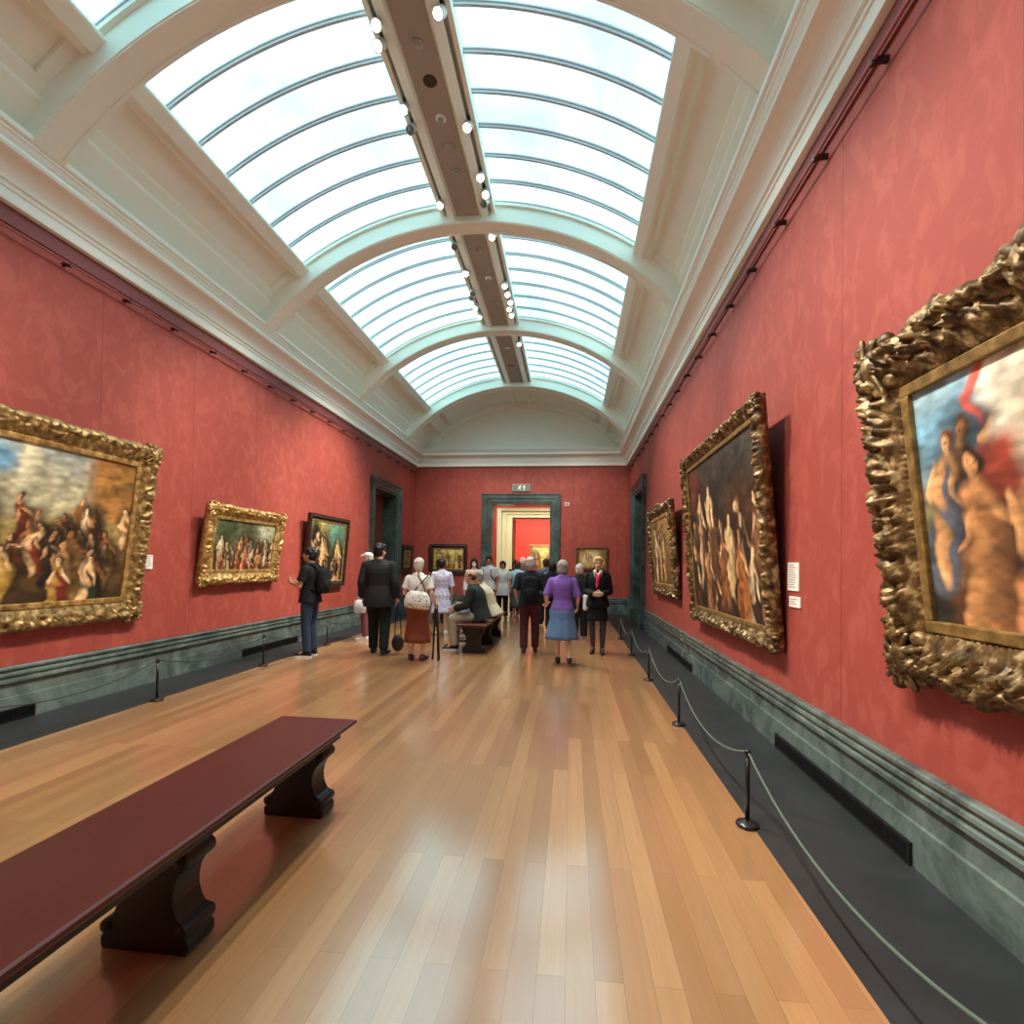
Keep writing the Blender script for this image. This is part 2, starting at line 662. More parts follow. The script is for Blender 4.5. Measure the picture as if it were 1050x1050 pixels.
# ------------------------------------------------------------------ doorways
def door_case(name, label, w, hgt, loc, rot, tw=0.28, leaf=True, depth=0.45):
    """marble surround; local x along the wall, y out of the wall, opening w x hgt"""
    t = empty(name, loc, rot)
    hw = w / 2
    prof = [(0.0, -depth), (0.0, 0.03), (0.02, 0.035), (0.05, 0.035), (0.06, 0.06), (0.16, 0.06), (0.17, 0.085), (tw - 0.05, 0.085), (tw - 0.04, 0.11), (tw, 0.11), (tw, -0.01)]
    m = MB()
    rings = [[(-hw - d, y, 0) for d, y in prof], [(-hw - d, y, hgt + d) for d, y in prof], [(hw + d, y, hgt + d) for d, y in prof], [(hw + d, y, 0) for d, y in prof]]
    m.rings(rings)
    m.build('surround', M_DOORST, t)
    for s in (-1, 1):
        MB().box(s * (hw + tw / 2) - tw / 2 - 0.015, s * (hw + tw / 2) + tw / 2 + 0.015, -0.01, 0.125, 0.0, 0.34).build('plinth_block', M_DOORST, t, bevel=0.01)
    if leaf:
        for s in (-1, 1):
            m = MB()
            x0, x1 = (-hw + 0.005, -0.004) if s < 0 else (0.004, hw - 0.005)
            m.box(x0, x1, -depth + 0.02, -depth + 0.07, 0.01, hgt - 0.01)
            for z0, z1 in ((0.25, 1.0), (1.2, 2.2), (2.4, 3.2)):
                m.box(x0 + 0.14, x1 - 0.14, -depth + 0.07, -depth + 0.085, z0, z1)
            lf = m.build('door_leaf', M_WOODD, t)
            MB().lathe([(0.01, 0), (0.012, 0.04), (0.03, 0.05), (0.03, 0.075), (0.01, 0.085)], (s * 0.08, -depth + 0.07, 1.05), 12, 'y').build('door_knob', M_GOLDB, lf)
    tag(t, label, 'doorway')
    t['kind'] = 'structure'
    return t


door_case('door_1', 'dark marble doorway with brown wooden doors in left wall', DL[1] - DL[0], DL[2], (XL, (DL[0] + DL[1]) / 2, 0), (0, 0, R(-90)))
door_case('door_2', 'dark marble doorway in right wall beyond the gilt pictures', DR[1] - DR[0], DR[2], (XR, (DR[0] + DR[1]) / 2, 0), (0, 0, R(90)))
door_case('door_3', 'dark marble doorway in far wall opening to further rooms', DB[1] - DB[0], DB[2], ((DB[0] + DB[1]) / 2, YE, 0), (0, 0, R(180)), 0.33, False, 0.5)

# ------------------------------------------------------------------ rooms beyond the far doorway
Y2 = 21.0
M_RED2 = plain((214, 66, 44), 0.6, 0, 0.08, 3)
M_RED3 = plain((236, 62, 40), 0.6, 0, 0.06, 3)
m = MB()
m.box(-6.6, -2.42, Y2, Y2 + 0.5, 0, 5.2)
m.box(-0.62, 3.2, Y2, Y2 + 0.5, 0, 5.2)
m.box(-2.42, -0.62, Y2, Y2 + 0.5, 3.45, 5.2)
struct(m.build('wall_2', M_RED2))
m = MB()
m.box(-6.6, -6.3, YE + T, 30.5, 0, 5.2)
m.box(2.9, 3.2, YE + T, 30.5, 0, 5.2)
struct(m.build('wall_3', M_RED2))
struct(MB().box(-6.6, 3.2, 26.6, 27.0, 0, 5.2).build('wall_4', M_RED3))
struct(MB().box(-6.6, 3.2, YE + T, 27.0, 5.2, 5.3).build('ceiling_2', M_CREAM))
for k, (ya, yb) in enumerate(((17.4, 20.4), (22.0, 26.0))):  # unseen glowing panes added to light the rooms beyond
    w = struct(MB().box(-4.3, 0.9, ya, yb, 5.16, 5.2).build('window_%d' % (30 + k), M_GLASS))
    m = MB()
    for j in range(6):
        m.box(-4.3, 0.9, ya + (yb - ya) * j / 5 - 0.025, ya + (yb - ya) * j / 5 + 0.025, 5.12, 5.165)
    m.build('window_frame', M_BAR, w)
t = empty('door_4', ((-2.42 - 0.62) / 2, Y2, 0), (0, 0, R(180)))
hw = 0.9
prof = [(0.0, -0.5), (0.0, 0.05), (0.04, 0.06), (0.22, 0.06), (0.24, 0.10), (0.30, 0.10), (0.32, 0.06), (0.42, 0.06), (0.44, 0.16), (0.62, 0.20), (0.62, 0.0)]
M_CREAMY = plain((236, 220, 170), 0.55, 0, 0.03, 6)
MB().rings([[(-hw - d, y, 0) for d, y in prof], [(-hw - d, y, 3.45 + d * .62) for d, y in prof], [(hw + d, y, 3.45 + d * .62) for d, y in prof], [(hw + d, y, 0) for d, y in prof]]).build('surround', M_CREAMY, t)
for s in (-1, 1):
    MB().box(s * hw - 0.03, s * hw + 0.03, -0.95, -0.06, 0.0, 3.42).build('door_leaf', M_WOODD, t)
tag(t, 'cream painted architrave of the second doorway seen through the far door', 'doorway', kind='structure')

# ------------------------------------------------------------------ ventilation grilles in the skirting
def grille(y0, y1, side, label):
    x = XL if side < 0 else XR
    t = empty('vent_grille', (x - side * 0.032, (y0 + y1) / 2, 0))
    L = (y1 - y0) / 2
    m = MB()
    e = 0.012
    o = -side
    f = lambda a, b: (min(a * o, b * o), max(a * o, b * o))
    xa, xb = f(0.0, 0.016)
    m.box(xa, xb, -L, L, 0.006, 0.022).box(xa, xb, -L, L, 0.105, 0.122).box(xa, xb, -L, -L + 0.02, 0.022, 0.105).box(xa, xb, L - 0.02, L, 0.022, 0.105)
    m.build('frame', M_BLACK, t)
    m = MB()
    xa, xb = f(0.001, 0.005)
    m.box(xa, xb, -L + 0.02, L - 0.02, 0.022, 0.105)
    m.build('backing', plain((8, 8, 8), 0.8), t)
    m = MB()
    xa, xb = f(0.005, 0.013)
    for k in range(5):
        z = 0.032 + k * 0.016
        m.box(xa, xb, -L + 0.02, L - 0.02, z, z + 0.005)
    m.build('slats', M_BLACK, t)
    return tag(t, label, 'vent', 'black skirting grilles')


grille(2.83, 4.55, 1, 'long black vent grille in the right skirting, nearest the viewer')
grille(7.55, 9.4, 1, 'black vent grille in the right skirting, below the smaller gilt pictures')
grille(2.4, 4.33, -1, 'black vent grille in the left skirting under the huge procession painting')
grille(7.42, 9.03, -1, 'black vent grille in the left skirting beside man in black t-shirt')

# ------------------------------------------------------------------ picture rails
def rail(side, ys, label):
    x = (XL + 0.085) if side < 0 else (XR - 0.085)
    xw = XL if side < 0 else XR
    t = empty('picture_rail', (0, 0, 0))
    MB().tube([(x, YB + .01, 4.43), (x, YE - 0.05, 4.43)], 0.012, 8).build('rod', plain((150, 78, 74), 0.5), t, True)
    m = MB().box(min(xw, xw - side * 0.02), max(xw, xw - side * 0.02), YB + .01, YE - 0.02, 4.50, 4.66)
    m.build('shadow_band', plain((130, 64, 64), 0.6), t)  # dark strip standing in for the shadow gap below the cornice
    for y in ys:
        MB().box(min(x, xw), max(x, xw), y - 0.014, y + 0.014, 4.415, 4.445).tube([(x, y, 4.40), (x, y, 4.45)], 0.016, 8).build('bracket', plain((44, 20, 22), 0.5), t)
    return tag(t, label, 'picture rail', 'picture rails below the cornice')


ys = [-2.5 + 0.7 * k for k in range(27)]
rail(-1, ys, 'maroon picture rail rod under the cornice of the left wall')
rail(1, ys, 'maroon picture rail rod under the cornice of the right wall')

# ------------------------------------------------------------------ pictures
def smooth_noise(h, w, cells, rng):
    g = rng.rand(cells + 2, cells + 2)
    y = np.linspace(0, cells, h)
    x = np.linspace(0, cells, w)
    yi, xi = y.astype(int), x.astype(int)
    fy, fx = (y - yi)[:, None], (x - xi)[None, :]
    fy, fx = fy * fy * (3 - 2 * fy), fx * fx * (3 - 2 * fx)
    a = g[yi][:, xi]
    b = g[yi][:, xi + 1]
    c = g[yi + 1][:, xi]
    d = g[yi + 1][:, xi + 1]
    return (a * (1 - fx) + b * fx) * (1 - fy) + (c * (1 - fx) + d * fx) * fy


def paint(w, h, asp, seed, bg, figs, patches=(), over=()):
    """a loose generic figure scene: bg is [(v, rgb)], figs are (count, v-range, size-range, palette)"""
    rng = np.random.RandomState(seed)
    V, U = np.meshgrid(np.linspace(0, 1, h), np.linspace(0, 1, w), indexing='ij')
    n1 = smooth_noise(h, w, 5, rng) - .5
    n2 = smooth_noise(h, w, 13, rng) - .5
    n3 = smooth_noise(h, w, 34, rng) - .5
    Uw = U * asp + 0.05 * n2 + 0.015 * n3
    Vw = V + 0.05 * n1 + 0.03 * (smooth_noise(h, w, 11, rng) - .5)
    vs = [b[0] for b in bg]
    img = np.stack([np.interp(Vw + 0.12 * n1, vs, [lin(b[1])[k] for b in bg]) for k in range(3)], -1)
    img *= (1 + 0.7 * n2 + 0.5 * n3)[..., None]

    def blob(cx, cy, rx, ry, ang, col, soft=0.25):
        c, s = math.cos(ang), math.sin(ang)
        dx, dy = Uw - cx, Vw - cy
        a = (dx * c + dy * s) / rx
        b = (-dx * s + dy * c) / ry
        d = np.sqrt(a * a + b * b)
        k = np.clip((1 + soft - d) / (2 * soft), 0, 1)[..., None]
        sh = (1.0 - 0.45 * np.clip(a * 0.5 + 0.3, 0, 1) + 0.5 * n3 + 0.3 * n2)[..., None]
        img[:] = img * (1 - k) + np.array(lin(col)) * np.clip(sh, 0.2, 1.6) * k

    for p in patches:
        blob(p[0] * asp, p[1], p[2], p[3], p[4], p[5], 0.3)
    def fig(x, v, s, ln, c1, c2, sk, hairc):
        lx = -ln * s * .3
        blob(x + 0.02, v - .1 * s, s * .42, s * 1.0, ln * .5, (30, 20, 13), .6)
        blob(x + 0.10 * s, v - 0.5 * s, s * .30, s * .72, ln * .5, c1, .2)
        blob(x - 0.14 * s, v - 0.75 * s, s * .16, s * .5, -ln * .6, c2, .2)
        blob(x, v + 0.22 * s, s * .24, s * .40, ln * .7, c2, .2)
        blob(x + .10 * s, v + .1 * s, s * .09, s * .36, ln + .5, c1, .25)
        blob(x + s * .26 * math.copysign(1, ln), v + 0.2 * s, s * .065, s * .30, ln * 1.6 + .4, sk, .2)
        blob(x - s * .2 * math.copysign(1, ln), v + 0.1 * s, s * .06, s * .26, -ln * 1.4, sk, .2)
        blob(x + lx * .6, v + 0.62 * s, s * .06, s * .10, ln, sk, .3)
        blob(x + lx + s * .015, v + 0.80 * s, s * .125, s * .155, 0, hairc, .2)
        blob(x + lx - s * .03, v + 0.755 * s, s * .085, s * .115, 0, sk, .2)
        for e in (-.05, .02):
            blob(x + lx + e * s, v + .775 * s, s * .016, s * .012, 0, (120, 76, 52), .5)
        blob(x + lx - s * .02, v + .70 * s, s * .026, s * .009, 0, (160, 90, 70), .5)

    for cnt, vr, sr, pal, skin in figs:
        order = sorted([(rng.uniform(*vr), rng.uniform(0.03, 0.97)) for _ in range(cnt)], reverse=True)
        for v, u in order:
            s = rng.uniform(*sr)
            sk = skin[rng.randint(len(skin))]
            c2 = pal[rng.randint(len(pal))]
            fig(u * asp, v, s, rng.uniform(-0.5, 0.5), pal[rng.randint(len(pal))], c2 if rng.rand() < .55 else sk, sk, (44, 30, 20) if rng.rand() < .7 else (120, 84, 48))
    for p in over:
        if len(p) == 8:
            fig(p[0] * asp, *p[1:])
        else:
            blob(p[0] * asp, p[1], p[2], p[3], p[4], p[5], 0.25)
    fine = smooth_noise(h, w, 60, rng) - .5
    img *= (1 + 0.55 * fine + 0.25 * n3)[..., None]
    img *= 1.25
    return np.clip(img, 0.002, 1)


def picture(name, label, W, H, wall, pos, tilt, fw, depth, gold, style, paint_args, slip=M_GOLDB, seed=1, side_mat=M_SIDE, res=90, group=None):
    """wall: 'L','R','B'; pos = (along, z centre, out of the front-bottom edge)"""
    ang = {'L': R(-90), 'R': R(90), 'B': R(180)}[wall]
    along, zc, out = pos
    off = out + depth * -1 + 0.0
    ctr = out + 0.5 * H * math.sin(tilt)     # front plane at picture centre
    base = {'L': (XL + ctr, along, zc), 'R': (XR - ctr, along, zc), 'B': (along, YE - ctr, zc)}[wall]
    t = empty(name, base, (-tilt, 0, ang))
    rng = np.random.RandomState(seed)
    # ---- carved frame: four mitred sides, local y = 0 is the front plane, -depth the back
    us = np.linspace(0, 1, 17)
    G = rng.rand(64, 64)

    def carve(a, b):           # ridged value noise: leafy lumps and crevices
        a, b = a + 100.0, b + 100.0
        i, j = int(a), int(b)
        x, y = a - i, b - j
        x, y = x * x * (3 - 2 * x), y * y * (3 - 2 * y)
        v = (G[i % 64, j % 64] * (1 - x) + G[(i + 1) % 64, j % 64] * x) * (1 - y) + (G[i % 64, (j + 1) % 64] * (1 - x) + G[(i + 1) % 64, (j + 1) % 64] * x) * y
        return 1.0 - 2.6 * abs(2 * v - 1)


    def prof(u, s, L):
        # u 0 inner .. 1 outer ; returns height
        if style == 'plain':
            return -0.35 * depth * (1 - u) * (u < .5) + 0.0 - 0.12 * depth * math.sin(u * PI * 3)
        base_ = -0.55 * depth + 0.55 * depth * math.sin(min(1, u * 1.25) * PI / 2) - 0.35 * depth * max(0, u - 0.8) / 0.2
        amp = {'ornate': 0.24, 'carved': 0.17, 'light': 0.13}[style] * depth
        k = 2 * PI / {'ornate': 0.17, 'carved': 0.11, 'light': 0.08}[style]
        env = max(0.0, math.sin(PI * min(1, max(0, (u - 0.22) / 0.78))))
        leaf = 1.2 * carve(s / 0.055, u * fw / 0.055) + 0.8 * carve(s / 0.024 + 31, u * fw / 0.024 + 7) + 0.35 * math.sin(k * s) * math.sin(2.2 * PI * u)
        bead = 0.05 * depth * math.cos(2 * PI * s / 0.03) if u < 0.12 else 0
        return base_ + amp * env * leaf + bead

    nper = {'ornate': 0.009, 'carved': 0.009, 'light': 0.011, 'plain': 0.08}[style]
    m = MB()
    mo = MB()
    iw, ih = W / 2 - fw, H / 2 - fw
    wob = {'ornate': 0.17, 'carved': 0.10, 'light': 0.05, 'plain': 0.0}[style]
    for sd in range(4):
        L = (2 * iw) if sd % 2 == 0 else (2 * ih)
        n_ = max(3, int(L / nper))
        rings = []
        backs = []
        for i in range(n_ + 1):
            f = i / n_
            s = f * L - L / 2
            ring = []
            for u in us:
                wv = 1 + (wob * (math.sin(2 * PI * (s + 0.1) / 0.42) * 0.5 + math.sin(2 * PI * s / 0.13 + sd) * 0.22 + (rng.rand() - .5) * 0.3) * (u ** 2) * min(1, 12 * min(f, 1 - f)) if wob else 0)
                d = fw * u * wv
                ss = s + (2 * f - 1) * fw * u          # mitre
                hgt = prof(u, ss + sd * 0.37, L) + (rng.rand() - .5) * 0.06 * depth * (style != 'plain')
                a, b = ss, (ih if sd % 2 == 0 else iw) + d
                p = {0: (a, hgt, b), 1: (b, hgt, -a), 2: (-a, hgt, -b), 3: (-b, hgt, a)}[sd]
                ring.append(p)
            b = (ih if sd % 2 == 0 else iw)
            d = fw * (1 + wob * .3) * 0.93
            ss = s + (2 * f - 1) * d
            q = lambda y, dd, s2: {0: (s2, y, b + dd), 1: (b + dd, y, -s2), 2: (-s2, y, -b - dd), 3: (-b - dd, y, s2)}[sd]
            ring.append(q(-depth, d, ss))
            ring.append(q(-depth, 0, s))
            rings.append(ring)
        m.rings(rings, close=True, cap=True)
    m.build('frame', gold, t, style != 'plain')
    # side boards behind the carving
    bx, bz = W / 2 - 0.10 * fw, H / 2 - 0.10 * fw
    e = fw * 0.5
    m = MB()
    y0, y1 = -depth * 1.0, -depth * 0.42
    m.box(-bx, bx, y0, y1, bz - e, bz).box(-bx, bx, y0, y1, -bz, -bz + e).box(-bx, -bx + e, y0, y1, -bz + e, bz - e).box(bx - e, bx, y0, y1, -bz + e, bz - e)
    m.build('side_board', side_mat, t)
    # gilt slip round the canvas
    m = MB()
    sl = min(0.05, fw * 0.28)
    y0, y1 = -depth * 0.9, -depth * 0.42
    m.box(-iw - .004, iw + .004, y0, y1, ih - sl, ih + .004).box(-iw - .004, iw + .004, y0, y1, -ih - .004, -ih + sl).box(-iw - .004, -iw + sl, y0, y1, -ih + sl, ih - sl).box(iw - sl, iw + .004, y0, y1, -ih + sl, ih - sl)
    m.build('inner_slip', slip, t, bevel=0.006)
    if style in ('ornate', 'carved') or W > 3:
        for sx in (-1, 1):
            for sz in (-1, 1):
                m = MB()
                c = Vector((sx * (W / 2 - fw * .45), -depth * 0.25, sz * (H / 2 - fw * .45)))
                m.ball(c, (fw * .3, depth * .45, fw * .3))
                for k in range(9):
                    a = 2 * PI * k / 9 + 0.3
                    rr = fw * (0.44 + 0.12 * (k % 2))
                    m.ball(c + Vector((rr * math.cos(a), -0.1 * depth, rr * math.sin(a))), (fw * .17, depth * .3, fw * .15))
                    m.cone(c + Vector((fw * .15 * math.cos(a), .2 * depth, fw * .15 * math.sin(a))), fw * .06, c + Vector((rr * 1.1 * math.cos(a + .35), .12 * depth, rr * 1.1 * math.sin(a + .35))), fw * .05, 7)
                m.build('corner_ornament', gold, t, True)
    if style == 'ornate':
        m = MB()
        for k in range(9):
            f = (k - 4) / 4
            m.ball((f * W * .16, -depth * .25, H / 2 + fw * (.18 - .28 * f * f)), (fw * .26, depth * .4, fw * .22))
            m.cone((f * W * .16, -depth * .05, H / 2 - fw * .3), fw * .1, (f * W * .19, -depth * .1, H / 2 + fw * (.25 - .3 * f * f)), fw * .07, 8)
        m.build('crest', gold, t, True)
    # canvas
    cw, ch = 2 * iw + .02, 2 * ih + .02
    nx = max(12, int(res * cw / max(cw, ch)))
    nz = max(12, int(res * ch / max(cw, ch)))
    img = paint(nx, nz, cw / ch, seed, *paint_args)
    vs = []
    cols = []
    for j in range(nz):
        for i in range(nx):
            vs.append((cw / 2 - cw * i / (nx - 1), -depth * 0.62, -ch / 2 + ch * j / (nz - 1)))
            cols += [*img[j, i], 1.0]
    fs = [(j * nx + i, j * nx + i + 1, (j + 1) * nx + i + 1, (j + 1) * nx + i) for j in range(nz - 1) for i in range(nx - 1)]
    nb = len(vs)
    vs += [(cw / 2, -depth * .9, -ch / 2), (-cw / 2, -depth * .9, -ch / 2), (-cw / 2, -depth * .9, ch / 2), (cw / 2, -depth * .9, ch / 2)]
    cols += [0.05, 0.03, 0.02, 1.0] * 4
    fs += [(nb, nb + 3, nb + 2, nb + 1)]
    me = bpy.data.meshes.new('canvas')
    me.from_pydata(vs, [], fs)
    at = me.color_attributes.new('paint', 'FLOAT_COLOR', 'POINT')
    at.data.foreach_set('color', cols)
    link('canvas', me, M_CANVAS, t)
    return tag(t, label, 'painting', group)


SK = [(226, 180, 130), (206, 150, 100), (236, 200, 156), (176, 116, 70)]
P_PROC = ([(0, (54, 38, 22)), (.25, (92, 66, 34)), (.5, (150, 122, 72)), (.7, (196, 186, 150)), (1, (150, 160, 158))],
          [(40, (.34, .58), (.11, .17), [(110, 64, 38), (130, 86, 46), (84, 44, 30), (120, 46, 34)], SK),
           (20, (.16, .34), (.16, .24), [(36, 44, 28), (24, 20, 26), (120, 40, 32), (170, 132, 60), (60, 40, 30), (30, 26, 22)], SK)],
          [(.42, .74, .5, .2, 0, (206, 196, 160)), (.5, .86, .18, .10, 0, (120, 172, 204)), (.16, .78, .2, .16, 0.1, (134, 176, 200)), (.62, .8, .06, .3, 0, (216, 206, 172)),
           (.38, .74, .05, .26, 0, (220, 210, 176)), (.92, .8, .22, .34, .2, (150, 104, 54)), (.08, .5, .3, .12, .1, (110, 70, 42)), (.75, .45, .5, .1, 0, (206, 178, 104))])
P_RIDE = ([(0, (60, 42, 26)), (.3, (96, 72, 44)), (.6, (88, 92, 66)), (1, (108, 116, 92))],
          [(16, (.25, .5), (.16, .24), [(206, 190, 150), (150, 60, 40), (60, 70, 40), (110, 80, 50), (220, 206, 176)], SK), (10, (.12, .28), (.16, .22), [(60, 50, 30), (130, 50, 34), (180, 150, 100)], SK)],
          [(.2, .8, .25, .25, .3, (72, 84, 54)), (.5, .85, .2, .22, 0, (80, 84, 60)), (.85, .8, .28, .2, 0, (170, 172, 140))])
P_NUDES = ([(0, (30, 24, 16)), (.3, (48, 40, 24)), (.6, (70, 74, 44)), (1, (120, 130, 96))],
           [(5, (.36, .46), (.34, .42), [(224, 190, 140), (236, 206, 160), (206, 160, 110), (80, 60, 36)], [(236, 204, 156), (220, 178, 128)]), (6, (.15, .3), (.12, .2), [(60, 44, 26), (40, 34, 22)], SK)],
           [(.3, .85, .2, .16, .4, (190, 176, 110)), (.75, .8, .25, .2, 0, (96, 140, 120)), (.15, .6, .14, .4, 0, (34, 34, 20))])
P_SMALL = ([(0, (60, 46, 30)), (.5, (130, 110, 80)), (1, (90, 80, 60))], [(4, (.3, .5), (.3, .4), [(150, 120, 80), (90, 60, 40)], SK)], [])
P_YEL = ([(0, (110, 80, 40)), (.5, (196, 164, 84)), (1, (206, 180, 106))], [(9, (.25, .6), (.2, .34), [(214, 180, 100), (150, 100, 50), (226, 200, 140), (120, 70, 40)], SK)], [(.6, .8, .5, .1, 0, (220, 196, 120))])
P_OVAL = ([(0, (112, 84, 44)), (1, (120, 92, 48))], [(6, (.3, .6), (.2, .28), [(226, 200, 150), (206, 170, 110), (190, 140, 90)], SK)], [(.5, .5, .62, .42, 0, (214, 184, 120)), (.5, .6, .4, .2, .2, (230, 206, 156))])
P_DARK = ([(0, (34, 24, 18)), (.35, (52, 36, 24)), (.7, (46, 38, 30)), (1, (58, 56, 50))],
          [(12, (.3, .5), (.18, .28), [(120, 66, 36), (90, 52, 30), (60, 40, 26), (150, 84, 44), (196, 160, 110)], SK), (8, (.12, .28), (.2, .28), [(80, 44, 26), (140, 86, 50), (50, 34, 24)], SK)],
          [(.8, .4, .3, .3, .2, (104, 62, 36)), (.1, .82, .2, .14, 0, (106, 52, 36)), (.5, .3, .4, .14, 0, (92, 58, 34))],
          [(.20, .54, .26, .12, (96, 60, 40), (206, 166, 118), (220, 182, 136), (60, 38, 22)), (.36, .57, .27, -.15, (112, 72, 44), (214, 176, 128), (226, 190, 146), (50, 32, 20)),
           (.52, .36, .24, .3, (150, 92, 50), (120, 70, 40), (206, 160, 112), (44, 28, 18)), (.62, .40, .22, -.3, (196, 158, 108), (206, 172, 124), (220, 180, 134), (40, 26, 18)),
           (.74, .28, .26, .2, (160, 98, 46), (130, 74, 38), (200, 150, 100), (44, 30, 20)), (.30, .26, .24, -.2, (88, 54, 34), (150, 104, 66), (200, 156, 108), (40, 26, 18))])
P_FAR = ([(0, (70, 48, 26)), (.5, (130, 94, 52)), (1, (150, 116, 66))], [(5, (.4, .6), (.3, .42), [(206, 170, 110), (120, 80, 44), (160, 110, 60)], SK)], [(.4, .5, .3, .4, .3, (190, 150, 92))])
P_HERO = ([(0, (64, 36, 22)), (.22, (92, 58, 36)), (.42, (150, 130, 100)), (.55, (140, 160, 164)), (1, (104, 150, 176))],
          [(6, (.42, .56), (.2, .26), [(160, 104, 60), (86, 90, 104), (196, 140, 92), (120, 74, 44)], [(222, 164, 104), (206, 146, 92), (232, 186, 132)]),
           (8, (.2, .34), (.24, .34), [(176, 112, 64), (96, 60, 38), (110, 116, 128), (196, 140, 92), (150, 60, 44)], [(214, 152, 92), (226, 172, 116)])],
          [(.12, .82, .3, .22, .2, (120, 166, 190)), (.08, .95, .3, .1, .3, (150, 184, 200))],
          [(.05, .40, .10, .09, 0, (196, 190, 140)), (.02, .12, .12, .2, 0, (50, 46, 42)), (.05, .30, .10, .13, .3, (104, 112, 124)), (.235, .80, .13, .24, .25, (236, 226, 204)), (.20, .60, .12, .10, .8, (200, 84, 66)),
           (.165, .88, .025, .09, -.5, (214, 104, 92)), (.15, .80, .022, .06, .4, (204, 92, 80)), (.28, .62, .12, .2, .4, (226, 206, 176)),
           (.075, .52, .25, -.3, (96, 104, 120), (214, 158, 104), (230, 178, 124), (122, 66, 36)), (.15, .37, .34, .25, (150, 100, 62), (176, 122, 76), (196, 138, 88), (40, 26, 18)),
           (.25, .34, .36, -.2, (130, 58, 46), (176, 116, 74), (220, 160, 104), (70, 44, 26))])

picture('framed_painting', 'huge gilt-framed painting of a crowded procession on the left wall', 3.5, 1.99, 'L', (5.44 - 1.75, 1.80, 0.11), R(6.5), 0.21, 0.11, M_GOLD, 'light', P_PROC, seed=21, res=210)
picture('framed_painting', 'bright gold framed landscape-shaped painting between the huge left picture and man in black t-shirt', 1.84, 1.145, 'L', (7.285, 1.72, 0.12), R(8), 0.165, 0.10, M_GOLDB, 'carved', P_RIDE, seed=8, res=120)
picture('framed_painting', 'dark thin framed painting of pale standing figures behind man in black t-shirt', 1.72, 1.45, 'L', (9.98, 1.71, 0.10), R(4.5), 0.10, 0.075, M_FRDARK, 'plain', P_NUDES, seed=14, side_mat=M_FRDARK, res=110)
picture('framed_painting', 'small dark framed picture on left wall beyond the brown doors', 0.95, 0.84, 'L', (15.25, 1.64, 0.08), R(3), 0.16, 0.06, M_FRDARK, 'plain', P_SMALL, seed=3, side_mat=M_FRDARK, res=40)
picture('framed_painting', 'yellow-toned painting in dark frame left of the far doorway', 1.26, 0.95, 'B', (-3.95, 1.66, 0.07), R(2), 0.13, 0.06, M_FRDARK, 'plain', P_YEL, seed=5, side_mat=M_FRDARK, res=60)
picture('framed_painting', 'brown framed painting with pale oval scene right of the far doorway', 0.98, 0.72, 'B', (0.66, 1.74, 0.07), R(2), 0.07, 0.06, mat_gold('bronzed_frame', (66, 46, 24), (112, 84, 44), (140, 106, 58), .5, .2), 'plain', P_OVAL, seed=6, side_mat=M_FRDARK, res=60)
picture('framed_painting', 'ornate crested gilt frame hanging beside the right doorway, the farthest on that wall', 2.32, 1.62, 'R', (9.57, 1.79, 0.10), R(5), 0.17, 0.10, M_GOLDD, 'ornate', P_FAR, seed=33, res=90)
picture('framed_painting', 'large dark brown figure painting in wavy carved gilt frame, middle one on the right wall', 2.86, 2.16, 'R', (5.845, 1.88, 0.125), R(4.5), 0.15, 0.11, M_GOLDD, 'carved', P_DARK, slip=M_SLIPD, seed=42, res=190)
picture('framed_painting', 'huge picture with blue sky in heavy scrolled gilt frame cut by the right edge', 3.1, 1.70, 'R', (2.90 - 1.55, 1.79, 0.12), R(6), 0.27, 0.12, M_GOLDD, 'ornate', P_HERO, slip=M_SLIPD, seed=57, res=230)
far = picture('framed_painting', 'gold framed dark painting on bright red wall of the farthest room', 1.9, 1.6, 'B', (-1.2, 1.78, 0.07), 0, 0.12, 0.06, M_GOLDB, 'plain', P_YEL, seed=9, res=50)
far.location.y = 26.6 - 0.08

# labels beside the pictures
def wall_label(side, y, z, w, h, label):
    x = XL if side < 0 else XR
    o = empty('picture_label', (x, y, z))
    d = 0.012
    MB().box(min(0, -side * d), max(0, -side * d), -w / 2, w / 2, -h / 2, h / 2).build('card', M_LABEL, o, bevel=0.002)
    m = MB()
    random.seed(int(y * 10))
    nl = max(2, int(h / 0.022))
    for k in range(nl):
        zz = h / 2 - 0.02 - k * (h - 0.03) / nl
        l = w * random.uniform(0.5, 0.8)
        xa, xb = sorted((-side * d, -side * (d + 0.001)))
        s0 = w * .42 if side > 0 else -w * .42
        ya, yb = sorted((s0, s0 - side * l))
        m.box(xa, xb, ya, yb, zz - 0.003, zz + 0.003)
    m.build('text_lines', plain((120, 112, 108), 0.7), o)
    return tag(o, label, 'label')


wall_label(1, 4.30, 1.44, 0.20, 0.225, 'white text label on right wall, the upper one beside the large dark picture')
wall_label(1, 4.27, 1.24, 0.20, 0.085, 'small white label below the text card on the right wall')
wall_label(1, 8.70, 1.49, 0.16, 0.14, 'tiny pale label on right wall near the farthest gilt picture')
wall_label(-1, 5.63, 1.47, 0.13, 0.17, 'white label on left wall beside the huge gilt-framed procession')

